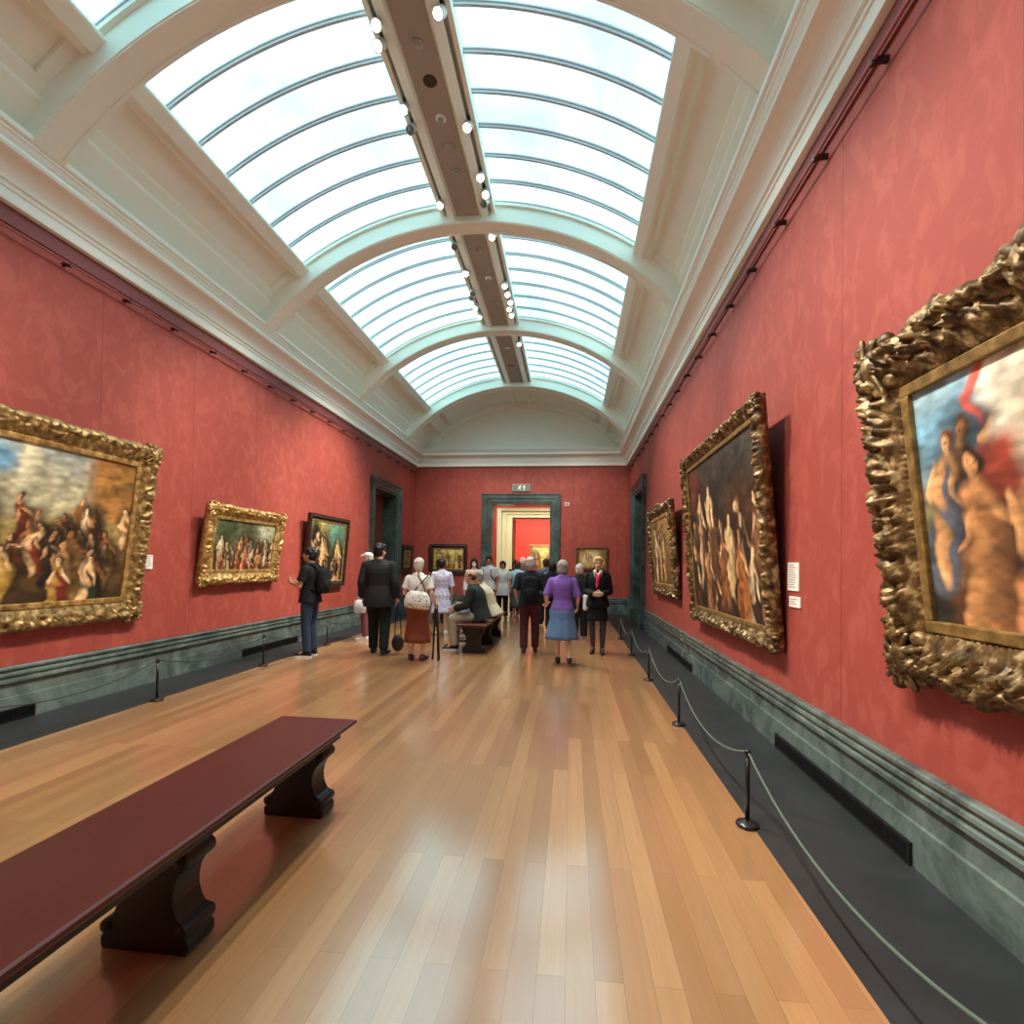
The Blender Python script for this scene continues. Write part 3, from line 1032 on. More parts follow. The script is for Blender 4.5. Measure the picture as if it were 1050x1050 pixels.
# exit sign and small red plate by the far doorway
t = empty('exit_sign', (-1.61, YE, 3.98))
MB().box(-0.29, 0.29, -0.05, 0.0, -0.12, 0.12).build('housing', plain((150, 152, 150), 0.5), t, bevel=0.01)
MB().box(-0.265, 0.265, -0.054, -0.049, -0.095, 0.095).build('face', plain((112, 118, 114), 0.4), t)
m = MB()
m.lathe([(0.0, -.0), (0.022, 0), (0.022, .004), (0, .004)], (-0.02, -0.0585, 0.062), 12, 'y')
m.prism([(-0.10, 0.045), (-0.03, 0.045), (-0.005, 0.01), (-0.03, -0.02), (-0.01, -0.075), (-0.035, -0.075), (-0.06, -0.03), (-0.10, -0.06), (-0.125, -0.045), (-0.08, -0.01), (-0.06, 0.02), (-0.1, 0.02)], -0.058, -0.054)
m.build('running_figure', M_WHITE, t)
m = MB()
m.prism([(0.095, 0.08), (0.155, 0.015), (0.115, 0.015), (0.115, -0.08), (0.075, -0.08), (0.075, 0.015), (0.035, 0.015)], -0.058, -0.054)
m.build('arrow', M_WHITE, t)
tag(t, 'grey exit sign with white running figure and upward arrow above far doorway', 'exit sign')
t = empty('call_point', (-0.14, YE + 0.004, 3.45))
MB().box(-0.07, 0.07, -0.03, 0, -0.055, 0.055).build('housing', plain((214, 196, 196), 0.5), t, bevel=0.006)
MB().box(-0.035, 0.035, -0.034, -0.029, -0.028, 0.028).build('centre_plate', plain((170, 60, 56), 0.5), t)
tag(t, 'small white and red alarm box high beside the far doorway', 'alarm box')

# ------------------------------------------------------------------ rope barriers
def post_proto():
    t = empty('barrier_post', (0, 0, 0.004))
    MB().lathe([(0.0, 0.0), (0.062, 0.0), (0.064, 0.010), (0.058, 0.018), (0.03, 0.026), (0.018, 0.034), (0.0, 0.034)], (0, 0, 0), 20).build('base', plain((60, 60, 60), 0.22, 0.7), t, True)
    MB().lathe([(0.0, 0.03), (0.0125, 0.03), (0.0125, 0.405), (0.0, 0.405)], (0, 0, 0), 12).build('rod', M_BLACK, t, True)
    MB().lathe([(0.0, 0.40), (0.016, 0.40), (0.018, 0.41), (0.018, 0.428), (0.012, 0.438), (0.0, 0.44)], (0, 0, 0), 12).build('cap', M_BLACK, t, True)
    return t


proto = post_proto()
used = False
ORD = ['nearest', 'second', 'third', 'fourth', 'fifth', 'sixth']
YPOST = {1: [1.24, 3.14, 5.04, 6.94, 8.84, 10.74], -1: [3.09, 4.99, 6.88, 8.80, 10.74]}
XPOST = {1: XR - BO - 0.03, -1: XL + BO + 0.03}
WHERE = {-1: {3.09: 'black barrier post at far left, before the big procession picture', 4.99: 'black barrier post on left floor edge below the huge procession picture',
              6.88: 'black barrier post on left floor edge just before man in black t-shirt', 8.80: 'black barrier post at left between person in black t-shirt and person in dark suit',
              10.74: 'black barrier post on left floor edge behind man in dark suit', 1.19: 'x'},
         1: {1.24: 'black barrier post on right floor edge closest to the viewer, at the lower right corner', 3.14: 'large black barrier post on right floor edge, nearest one fully in view', 5.04: 'second black barrier post along the right floor edge',
             6.94: 'third black barrier post along the right floor edge', 8.84: 'fourth black barrier post on right, beside woman in black suit', 10.74: 'farthest black barrier post on right before the doorway'}}
for s in (1, -1):
    for y in YPOST[s]:
        if y < 3.0:
            continue
        o = proto if not used else copy_tree(proto)
        used = True
        o.location = (XPOST[s], y, 0.004)
        tag(o, WHERE[s][y], 'barrier post', 'rope barrier posts along the floor edge')
    yy = YPOST[s]
    for a, b in zip(yy[:-1], yy[1:]):
        pts = []
        sag = 0.17 if s > 0 else 0.13
        if a < 3.0:
            pass
        for k in range(17):
            f = k / 16
            pts.append((XPOST[s] , a + 0.02 + (b - a - 0.04) * f, 0.425 - sag * 4 * f * (1 - f)))
        if a < 3.0:           # fixed to a low wall hook out of view is not shown: the cord simply runs on to the next post
            o = copy_tree(proto)
            o.location = (XPOST[s], a, 0.004)
            tag(o, WHERE[s][a], 'barrier post', 'rope barrier posts along the floor edge')
        side = 'right' if s > 0 else 'left'
        o = MB().tube(pts, 0.0065, 7).build('barrier_rope', M_ROPE if s > 0 else M_ROPED, None, True)
        nm = {(1, 1.24): 'grey rope sagging towards the viewer from the nearest right-hand post', (1, 3.14): 'grey rope sagging between the nearest and second right-hand posts',
              (1, 5.04): 'grey rope between the second and third right-hand posts', (1, 6.94): 'grey rope between the third and fourth right-hand posts', (1, 8.84): 'grey rope between the fourth and farthest right-hand posts',
              (-1, 1.19): 'dark rope at the left edge beside the viewer, out of view', (-1, 3.09): 'dark rope sagging along the left wall under the huge procession picture', (-1, 4.99): 'dark rope along left wall running up to the post before man in black t-shirt',
              (-1, 6.88): 'dark rope along left wall passing behind man in black t-shirt', (-1, 8.80): 'dark rope along left wall running behind the man in dark suit'}[(s, a)]
        tag(o, nm, 'rope', 'ropes of the barriers')

# ------------------------------------------------------------------ benches
def bench(x, y0, y1, label):
    t = empty('gallery_bench', (x, (y0 + y1) / 2, 0))
    L = (y1 - y0) / 2
    hw = 0.255
    zk = 0.50 / 0.452
    # moulded seat slab
    prof = [(0, 0.452), (0.012, 0.452), (0.022, 0.446), (0.024, 0.434), (0.018, 0.424), (0.006, 0.420), (-0.002, 0.414), (-0.016, 0.408), (-0.020, 0.398), (-0.03, 0.396)]
    m = MB()
    rs = []
    for d, z in [(d_, z_ + 0.048) for d_, z_ in prof]:
        rs.append([(-hw - d + .024, -L - d + .024, z), (hw + d - .024, -L - d + .024, z), (hw + d - .024, L + d - .024, z), (-hw - d + .024, L + d - .024, z)])
    m.rings(rs)
    m.build('seat', M_MAHOG, t, bevel=0.0015)
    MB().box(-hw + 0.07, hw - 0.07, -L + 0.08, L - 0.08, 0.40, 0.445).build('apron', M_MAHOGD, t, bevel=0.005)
    half = [(0.205, 0.0), (0.215, 0.012), (0.215, 0.045), (0.20, 0.052), (0.208, 0.07), (0.206, 0.09), (0.186, 0.105), (0.165, 0.112), (0.148, 0.135), (0.136, 0.165), (0.134, 0.20), (0.142, 0.235),
            (0.160, 0.265), (0.186, 0.285), (0.202, 0.305), (0.205, 0.33), (0.192, 0.348), (0.205, 0.352), (0.205, 0.362), (0.222, 0.366), (0.222, 0.396)]
    half = [(a * 0.85, b * 0.444 / 0.396) for a, b in half]
    poly = half + [(-a, b) for a, b in reversed(half)]
    for yc in (-L + 0.22, 0.0, L - 0.22):
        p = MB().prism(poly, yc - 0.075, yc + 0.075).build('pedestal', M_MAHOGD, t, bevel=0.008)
        for s in (-1, 1):
            m = MB()
            m.lathe([(0.0, -0.082), (0.028, -0.082), (0.034, -0.075), (0.034, 0.075), (0.028, 0.082), (0, .108)], (s * 0.147, yc, 0.353), 14, 'y')
            m.build('scroll', M_MAHOGD, p, True)
            m = MB()
            m.lathe([(0.0, -0.082), (0.022, -0.082), (0.027, -0.075), (0.027, 0.075), (0.022, 0.082), (0, .108)], (s * 0.158, yc, 0.087), 14, 'y')
            m.build('scroll', M_MAHOGD, p, True)
    return tag(t, label, 'bench', 'long wooden gallery benches')


bench(-1.60, 0.60, 3.15, 'long dark red wooden bench in the near left foreground, nobody on it')
bench(-1.62, 8.34, 10.90, 'long dark wooden bench in mid gallery with visitors sitting on it')

# ------------------------------------------------------------------ camera
f_px, cy = 523.56, 570.37
yaw, pit, rol = -0.1148, 0.017, 0.0151
fw_ = Vector((math.sin(yaw) * math.cos(pit), math.cos(yaw) * math.cos(pit), math.sin(pit)))
r0 = Vector((math.cos(yaw), -math.sin(yaw), 0))
u0 = r0.cross(fw_)
rr = math.cos(rol) * r0 + math.sin(rol) * u0
uu = -math.sin(rol) * r0 + math.cos(rol) * u0
EYE = Vector((0, 0, 1.5))
cam = bpy.data.cameras.new('camera')
co = bpy.data.objects.new('camera', cam)
COL.objects.link(co)
mw = Matrix((rr, uu, -fw_)).transposed().to_4x4()
mw.translation = EYE
co.matrix_world = mw
cam.sensor_width = 36
cam.lens = f_px / 1050 * 36
cam.shift_y = (cy - 525) / 1050
cam.clip_start = 0.02
sc.camera = co


def pix(q, axis, val):
    """world point seen at photo pixel q on the plane axis = val"""
    d = fw_ + (q[0] - 525) / f_px * rr - (q[1] - cy) / f_px * uu
    return EYE + d * ((val - EYE[axis]) / d[axis])


# ------------------------------------------------------------------ fittings on the spine
def spot_proto(lit):
    t = empty('track_spotlight', (0, 0, 0))
    MB().box(-0.012, 0.012, -0.05, 0.05, -0.03, 0.0).tube([(0, 0, -0.03), (0, 0, -0.075)], 0.010, 8).build('adapter', M_METAL, t)
    tilt = Matrix.Rotation(R(-38), 4, 'X') @ Matrix.Scale(1.12, 4)
    m = MB().lathe([(0.0, 0.0), (0.030, 0.0), (0.046, -0.03), (0.046, -0.115), (0.050, -0.13), (0.043, -0.13), (0.040, -0.118), (0.0, -0.118)], (0, 0, 0), 16)
    m.v = [tuple(Vector((0, 0, -0.06)) + tilt @ Vector(p)) for p in m.v]
    m.build('lamp_can', plain((214, 210, 200), 0.35, 0.1), t, True)
    m = MB().lathe([(0.0, -0.119), (0.041, -0.119), (0.036, -0.126), (0.0, -0.130)], (0, 0, 0), 16)
    m.v = [tuple(Vector((0, 0, -0.06)) + tilt @ Vector(p)) for p in m.v]
    m.build('lens', M_LAMP if lit else plain((120, 122, 124), 0.2, 0.2), t, True)
    return t


LIT = [((454.8, 23), 1), ((483, 137.3), 1), ((494.7, 187.6), 1), ((497.8, 204.4), 1), ((505, 247), 1), ((519, 296.4), 1), ((523.7, 304.8), 1), ((520, 313), 1), ((524.3, 319.5), 1), ((525.4, 325.8), 1), ((534.8, 355), 1),
       ((382.5, 36), -1), ((391.3, 55.6), -1), ((417.5, 119.5), -1), ((449.6, 215.5), -1), ((476, 283.9), -1), ((489.7, 318.4), -1), ((492.9, 327.5), -1)]
DEAD = [((504, 212.8), 1), ((428.6, 139), -1), ((467.7, 256.6), -1), ((481, 304), -1), ((484, 308), -1)]
pl, pd = spot_proto(True), spot_proto(False)
ul = ud = False
SPOT_POS = []
LAMPS = []
seen_y = {1: [], -1: []}
for lst, lit in ((LIT, True), (DEAD, False)):
    for k, (q, s) in enumerate(lst):
        p = pix(q, 2, 6.53)
        x = SPX1 - 0.075 if s > 0 else SPX0 + 0.075
        y = p.y
        for y_ in Y_RIBS:                       # keep clear of the ribs
            if y_ - 0.12 < y < y_ + RIBW + 0.12:
                y = y_ - 0.13 if y < y_ + RIBW / 2 else y_ + RIBW + 0.13
        while any(abs(y - z) < 0.13 for z in seen_y[s]):
            y -= 0.06
        seen_y[s].append(y)
        if lit:
            o = pl if not ul else copy_tree(pl)
            ul = True
            SPOT_POS.append((x, y, s))
        else:
            o = pd if not ud else copy_tree(pd)
            ud = True
        o.location = (x, y, 6.699)
        o.rotation_euler = (0, 0, R(-20 + 13 * (k % 4)))
        bay = 'first bay of the skylight' if y < Y_RIBS[3] else ('middle bay of the skylight' if y < Y_RIBS[4] else 'far bay of the skylight')
        LAMPS.append((o, y, s, lit))
        tag(o, 'x', 'spotlight', ('lit' if lit else 'unlit') + ' spotlights on the ' + ('right' if s > 0 else 'left') + ' track')
# give every lamp its own label: count from the viewer along its track
WORD = ['first', 'second', 'third', 'fourth', 'fifth', 'sixth', 'seventh', 'eighth', 'ninth', 'tenth', 'eleventh', 'twelfth']
for s in (1, -1):
    row = sorted([l for l in LAMPS if l[2] == s], key=lambda l: l[1])
    for k, (o, _y, _s, lit) in enumerate(row):
        o['label'] = '%s white %s spotlight from the viewer along the %s ceiling track' % (WORD[k], 'glowing' if lit else 'unlit', 'right' if s > 0 else 'left')
for s, x in ((1, SPX1 - 0.075), (-1, SPX0 + 0.075)):
    for i in range(len(Y_RIBS) - 1):
        if Y_RIBS[i + 1] < 1:
            continue
        o = MB().box(x - 0.018, x + 0.018, Y_RIBS[i] + RIBW, Y_RIBS[i + 1], 6.70, 6.722).build('light_track', plain((150, 146, 140), 0.4, 0.2))
        bn = {1: 'overhead near the viewer', 2: 'in the first full skylight bay', 3: 'in the middle skylight bay', 4: 'in the farthest skylight bay'}[i]
        tag(o, 'grey lamp track on the %s of the ceiling spine %s' % ('right' if s > 0 else 'left', bn), 'light track', 'lamp tracks on the ceiling spine')


def ceil_thing(name, label, q, prof, mt, cat, dome=None):
    p = pix(q, 2, 6.645)
    t = empty(name, (p.x, p.y, 6.645))
    MB().lathe([(r, -z) for r, z in prof], (0, 0, 0), 20).build('housing', mt, t, True)
    if dome:
        MB().lathe([(r, -z) for r, z in dome[0]], (0, 0, 0), 16).build('cover', dome[1], t, True)
    return tag(t, label, cat)


DET = [(0.0, 0.0), (0.06, 0.0), (0.062, 0.012), (0.048, 0.022), (0.0, 0.022)]
DOM = ([(0.0, 0.02), (0.034, 0.02), (0.032, 0.04), (0.015, 0.05), (0.0, 0.052)], M_TAUPE)
G = 'round detectors on the ceiling spine'
ceil_thing('smoke_detector', 'round detector on ceiling spine just before the dark speaker', (428.5, 44.5), DET, M_TAUPE, 'detector', DOM)['group'] = G
ceil_thing('ceiling_speaker', 'dark round speaker grille in the ceiling spine', (441, 83), [(0.0, 0.0), (0.072, 0.0), (0.075, 0.006), (0.06, 0.010), (0.0, 0.008)], plain((62, 42, 34), 0.6), 'speaker')
ceil_thing('smoke_detector', 'pale round detector on ceiling spine just beyond the dark speaker', (452, 121), DET, M_CREAM, 'detector', DOM)['group'] = G
ceil_thing('smoke_detector', 'flat tan disc on ceiling spine in the first full bay', (460.5, 151), [(0.0, 0.0), (0.08, 0.0), (0.08, 0.008), (0.0, 0.01)], M_TAUPE, 'detector')['group'] = G
ceil_thing('smoke_detector', 'round detector on ceiling spine just before the first full arch', (468, 176), DET, M_TAUPE, 'detector', DOM)['group'] = G
ceil_thing('smoke_detector', 'round detector near the start of the middle bay of the spine', (491, 255.5), DET, M_TAUPE, 'detector', DOM)['group'] = G
ceil_thing('smoke_detector', 'pale round detector halfway along the middle bay of the spine', (501, 285), DET, M_CREAM, 'detector', DOM)['group'] = G
ceil_thing('smoke_detector', 'round detector near the end of the middle bay of the spine', (508.5, 310), DET, M_TAUPE, 'detector', DOM)['group'] = G
ceil_thing('smoke_detector', 'pale detector first in the farthest bay of the spine', (520.5, 357), DET, M_CREAM, 'detector', DOM)['group'] = G
ceil_thing('smoke_detector', 'dark detector last in the farthest bay of the spine', (524, 375), DET, plain((70, 56, 50), .5), 'detector', DOM)['group'] = G

# @@PEOPLE0@@
# ------------------------------------------------------------------ visitors
SKIN = plain((214, 160, 130), 0.6, 0, 0.06, 14)
SKIN2 = plain((196, 138, 106), 0.6, 0, 0.06, 14)
SKIN3 = plain((226, 180, 154), 0.6, 0, 0.06, 14)
HAIRD = plain((26, 20, 18), 0.55, 0, 0.3, 60, 0.4, 0.4)
HAIRB = plain((72, 50, 36), 0.6, 0, 0.3, 60, 0.4, 0.4)
HAIRG = plain((150, 143, 135), 0.6, 0, 0.4, 90, 0.4, 0.8)
HAIRW = plain((206, 198, 188), 0.6, 0, 0.3, 90, 0.4, 0.8)
HAIRY = plain((206, 168, 118), 0.6, 0, 0.2, 60, 0.4, 0.4)
M_EYE = plain((24, 20, 20), 0.3)
M_LIP = plain((164, 84, 78), 0.5)
V3 = Vector


def pose(sw=0.19, hw=0.09, lean=0.0, **kw):
    """joints of a 1.70 m figure facing +y; suffix 0 = its left (-x), 1 = its right (+x)"""
    J = {'pel': V3((0, 0, 0.93)), 'chest': V3((0, lean * .6, 1.25)), 'neck': V3((0, lean - 0.005, 1.455)), 'head': V3((0, lean * 1.15 + 0.03, 1.583))}
    for i, s in ((0, -1), (1, 1)):
        J['sh%d' % i] = V3((s * sw, lean * .85, 1.36))
        J['el%d' % i] = V3((s * (sw + 0.055), lean * .6 - 0.035, 1.105))
        J['wr%d' % i] = V3((s * (sw + 0.06), lean * .4 + 0.05, 0.865))
        J['hip%d' % i] = V3((s * hw, 0, 0.90))
        J['kn%d' % i] = V3((s * (hw + 0.008), 0.02, 0.485))
        J['an%d' % i] = V3((s * (hw + 0.012), -0.015, 0.085))
        J['toe%d' % i] = V3((s * (hw + 0.035), 0.155, 0.03))
    for k, v in kw.items():
        J[k] = V3(v)
    J['sw'], J['hw'] = sw, hw
    return J


def spine_at(J, z01):
    """0 pelvis .. 1 chest .. 2 neck"""
    return J['pel'].lerp(J['chest'], z01) if z01 <= 1 else J['chest'].lerp(J['neck'], z01 - 1)


def torso(m, J, g=0.0, t0=-0.25, female=False, hem=0.0, belly=0.0):
    """horizontal-ish sections of the trunk between spine parameter t0 and the neck, grown by g"""
    k = 0.9 if female else 1.0
    tab = [(-0.6, .165, .112), (-0.25, .172 if female else .166, .122), (0.0, .170 if female else .160, .118), (0.4, .132 if female else .148, .100 + belly), (0.75, .150, .112 + belly * .6),
           (1.0, .166, .122), (1.35, .172, .112), (1.62, .155, .090), (1.80, .105, .072), (2.0, .064, .064)]
    ts = [t for t, _, _ in tab]
    secs = []
    pts = sorted(set([t0] + [t for t in ts if t > t0]))
    for t in pts:
        rx = float(np.interp(t, ts, [a for _, a, _ in tab])) * k
        ry = float(np.interp(t, ts, [b for _, _, b in tab]))
        gg = g + (hem * max(0, (0.4 - t)) if t < 0.4 else 0)
        secs.append((spine_at(J, t) if t >= 0 else J['pel'] + (J['pel'] - J['chest']) * (-t), rx + gg, ry + gg))
    d = (J['neck'] - J['pel']).normalized()
    side = V3((1, 0, 0))
    fr = d.cross(side)
    if fr.y > 0:
        fr = -fr
    rs = []
    for c, rx, ry in secs:
        ring = []
        for j in range(22):
            a = 2 * PI * j / 22
            ca, sa = math.cos(a), math.sin(a)
            p = 0.82
            x = rx * math.copysign(abs(ca) ** p, ca)
            y = ry * math.copysign(abs(sa) ** p, sa)
            ring.append(c + side * x - fr * y)
        rs.append(ring)
    m.rings(rs)


def head_parts(m, J, yaw=0.0, nod=0.0):
    c = J['head']
    Rm = Matrix.Rotation(yaw, 3, 'Z') @ Matrix.Rotation(-nod, 3, 'X')
    H = lambda x, y, z: c + Rm @ V3((x, y, z))
    m.cone(J['neck'] - V3((0, 0, 0.05)), 0.058, H(0, -0.012, -0.05), 0.052)
    m.ball(H(0, -0.012, 0.02), (0.073, 0.094, 0.096), 16, Rm)
    m.ball(H(0, 0.022, -0.035), (0.060, 0.066, 0.072), 14, Rm)
    m.ball(H(0, 0.052, -0.082), (0.034, 0.030, 0.024), 12, Rm)          # chin
    m.cone(H(0, 0.086, 0.012), 0.009, H(0, 0.104, -0.022), 0.013, 8)     # nose
    for s in (-1, 1):
        m.ball(H(s * 0.074, -0.008, -0.01), (0.010, 0.020, 0.031), 10, Rm)
        m.ball(H(s * 0.034, 0.062, -0.026), (0.022, 0.02, 0.02), 10, Rm)
    m.cone(H(-0.034, 0.077, 0.032), 0.010, H(0.034, 0.077, 0.032), 0.010, 8)
    return H, Rm


def hand(m, wr, d, thumb, curl=0.35, sc_=1.0):
    d = d.normalized()
    th = (thumb - d * thumb.dot(d)).normalized()        # edge of the palm carrying the thumb
    n = d.cross(th)                                       # across the palm (closing direction +/-)
    pal = wr + d * 0.085 * sc_
    for k in (-0.026, -0.009, 0.009, 0.026):
        m.cone(wr + th * k * .6, 0.016 * sc_, pal + th * k, 0.0135 * sc_, 8)
    L = [0.060, 0.072, 0.068, 0.052]
    for k, off in enumerate((0.027, 0.009, -0.009, -0.027)):
        b = pal + th * off
        d1 = (d + n * curl).normalized()
        d2 = (d + n * curl * 2.6).normalized()
        e = b + d1 * L[k] * .55 * sc_
        m.cone(b, 0.0092 * sc_, e, 0.0085 * sc_, 8)
        m.cone(e, 0.0085 * sc_, e + d2 * L[k] * .5 * sc_, 0.0075 * sc_, 8)
    b = wr + d * 0.03 * sc_ + th * 0.026
    e = b + (d * 0.6 + th * 0.75 + n * .2).normalized() * 0.042 * sc_
    m.cone(b, 0.014 * sc_, e, 0.0105 * sc_, 8)
    m.cone(e, 0.0105 * sc_, e + (d * .9 + th * .25 + n * .4).normalized() * 0.034 * sc_, 0.0085 * sc_, 8)


def person(label, loc, rot, H, J, skin=SKIN, female=False, head_yaw=0.0, nod=0.0, hair=None, top=None, legs=None, shoes=None, voxel=0.0085,
           face=False, extra=None, thumbs=None, curl=(0.35, 0.35), belly=0.0, group=None):
    t = empty('person', loc, (0, 0, rot))
    s = H / 1.70
    t.scale = (s, s, s)
    fs = 0.92 if female else 1.0
    # --- the body: one continuous skin
    m = MB()
    torso(m, J, -0.012, -0.25, female, 0, belly)
    Hf, Rm = head_parts(m, J, head_yaw, nod)
    for i, sx in ((0, -1), (1, 1)):
        sh, el, wr = J['sh%d' % i], J['el%d' % i], J['wr%d' % i]
        m.cone(J['chest'].lerp(J['neck'], .5) + V3((sx * 0.06, 0, 0)), 0.060 * fs, sh, 0.050 * fs)
        m.cone(sh, 0.052 * fs, el, 0.038 * fs)
        m.cone(el, 0.039 * fs, wr, 0.025 * fs)
        d = (wr - el)
        if 'hd%d' % i in J:
            d = J['hd%d' % i]
        th = J['th%d' % i] if 'th%d' % i in J else V3((0, 1, 0.0)) if abs(d.normalized().y) < .8 else V3((-sx * .5, 0, 1))
        hand(m, wr, d, th, curl[i] * (-sx if abs(d.normalized().y) < .8 else sx))
        hip, kn, an, toe = J['hip%d' % i], J['kn%d' % i], J['an%d' % i], J['toe%d' % i]
        m.cone(hip, 0.086 * (1.02 if female else 1), kn, 0.056)
        mid = kn.lerp(an, 0.28)
        back = V3((0, -0.012, 0))
        m.cone(kn, 0.054, mid + back, 0.056)
        m.cone(mid + back, 0.055, an, 0.034)
        m.cone(an + V3((0, -0.02, -0.03)), 0.034, an.lerp(toe, .55), 0.032)
        m.cone(an.lerp(toe, .5) - V3((0, 0, 0.012)), 0.034, toe, 0.024)
    m.fuse('body', skin, t, voxel, 2)
    # --- face
    if face:
        for sx in (-1, 1):
            MB().ball(Hf(sx * 0.031, 0.083, 0.012), (0.011, 0.006, 0.007), 10, Rm).build('eye', M_EYE, t, True)
        MB().ball(Hf(0, 0.087, -0.055), (0.022, 0.008, 0.007), 10, Rm).build('lips', M_LIP, t, True)
    # --- hair
    if hair:
        mt, st = hair
        m = MB()
        if st in ('short', 'bob', 'long', 'bun', 'pony'):
            m.ball(Hf(0, -0.020, 0.036), (0.088, 0.102, 0.096), 16, Rm)
            m.ball(Hf(0, -0.045, -0.010), (0.086, 0.076, 0.088), 14, Rm)
            m.ball(Hf(0.012, 0.045, 0.085), (0.058, 0.045, 0.032), 12, Rm)
        if st == 'bob':
            for sx in (-1, 1):
                m.cone(Hf(sx * 0.066, -0.015, 0.02), 0.03, Hf(sx * 0.064, -0.02, -0.07), 0.026)
            m.ball(Hf(0, -0.050, -0.045), (0.094, 0.066, 0.078), 14, Rm)
            m.ball(Hf(0, -0.03, 0.03), (0.098, 0.095, 0.088), 14, Rm)
        if st == 'long':
            for sx in (-1, 1):
                m.cone(Hf(sx * 0.07, 0.005, 0.03), 0.028, Hf(sx * 0.078, 0.01, -0.24), 0.030)
                m.cone(Hf(sx * 0.04, -0.06, 0.0), 0.05, Hf(sx * 0.05, -0.075, -0.26), 0.045)
        if st in ('short', 'bob', 'bun', 'long'):
            rg = np.random.RandomState(int(abs(loc[0]) * 100))
            for k in range(26):
                a, e = rg.uniform(0, 2 * PI), rg.uniform(-.2, 1.5)
                v = V3((math.cos(a) * math.cos(e), math.sin(a) * math.cos(e), math.sin(e)))
                if v.y > .35 and v.z < .75:
                    continue
                m.ball(Hf(v.x * .078, -.022 + v.y * .088, .03 + v.z * .082), (.026, .026, .024), 8)
        if st == 'bun':
            m.ball(Hf(0, -0.115, 0.045), (0.042, 0.038, 0.042), 12, Rm)
        if st == 'balding':
            m.ball(Hf(0, -0.05, -0.012), (0.079, 0.062, 0.062), 14, Rm)
            for sx in (-1, 1):
                m.ball(Hf(sx * 0.066, -0.012, 0.02), (0.016, 0.045, 0.034), 10, Rm)
        if st == 'cap':
            m.ball(Hf(0, -0.06, -0.01), (0.072, 0.055, 0.075), 12, Rm)
        m.fuse('hair', mt, t, 0.010, 2)
    # --- clothes
    if top:
        mt, sleeve, t0, g, hem = top
        m = MB()
        torso(m, J, g, t0, female, hem, belly)
        for i, sx in ((0, -1), (1, 1)):
            sh, el, wr = J['sh%d' % i], J['el%d' % i], J['wr%d' % i]
            m.cone(J['chest'].lerp(J['neck'], .45) + V3((sx * 0.06, 0, 0.0)), 0.066 * fs + g, sh, 0.050 * fs + g * .7)
            if sleeve == 'long':
                m.cone(sh, 0.050 * fs + g * .8, el, 0.043 * fs + g * .8)
                m.cone(el, 0.043 * fs + g * .8, wr - (wr - el).normalized() * 0.012, 0.032 * fs + g, 14, False)
            elif sleeve == 'short':
                m.cone(sh, 0.051 * fs + g * .8, sh.lerp(el, .72), 0.052 * fs + g, 14, False)
            elif sleeve == 'elbow':
                m.cone(sh, 0.051 * fs + g * .8, el.lerp(wr, .1), 0.046 * fs + g, 14, False)
        m.cone(J['neck'] - V3((0, 0, .05)), 0.066 + g * .6, J['neck'] + V3((0, 0.0, 0.012)), 0.056 + g * .5, 14, False)
        m.fuse('top', mt, t, max(voxel, 0.010), 2)
    if legs:
        kind, mt = legs[0], legs[1]
        if kind == 'trousers':
            g = legs[2] if len(legs) > 2 else 0.018
            m = MB()
            for i in (0, 1):
                hip, kn, an = J['hip%d' % i], J['kn%d' % i], J['an%d' % i]
                m.cone(hip, 0.092 + g, kn, 0.062 + g)
                m.cone(kn, 0.062 + g, an + (kn - an).normalized() * 0.0, 0.050 + g, 16, False)
            m.cone(J['hip0'] + V3((0.03, 0, .02)), 0.10 + g, J['hip1'] + V3((-0.03, 0, .02)), 0.10 + g)
            m.cone(J['pel'] + V3((0, 0, -0.05)), 0.118 + g * .8, J['pel'].lerp(J['chest'], .35), 0.11 + g, 18, False)
            m.fuse('trousers', mt, t, max(voxel, 0.010), 2)
        elif kind in ('skirt', 'dress'):
            zt, zh, fl, wv = legs[2:6]
            c = J['pel']
            secs = []
            for k in range(11):
                f = k / 10
                z = zt + (zh - zt) * f
                rx = 0.128 + (fl - 0.128) * (f ** 0.75) + (0.038 * math.sin(min(1, f * 2.6) * PI) if True else 0)
                ry = 0.105 + (fl * .82 - 0.105) * (f ** 0.8) + 0.025 * math.sin(min(1, f * 2.6) * PI)
                off = (J['an0'].y + J['an1'].y) / 2 * f * .5
                secs.append(((c.x, c.y + off, z), rx, ry))
            MB().loft(secs, 56, lambda f, a: wv * f * (math.sin(9 * a) + .5 * math.sin(14 * a + 1))).build('skirt', mt, t, True)
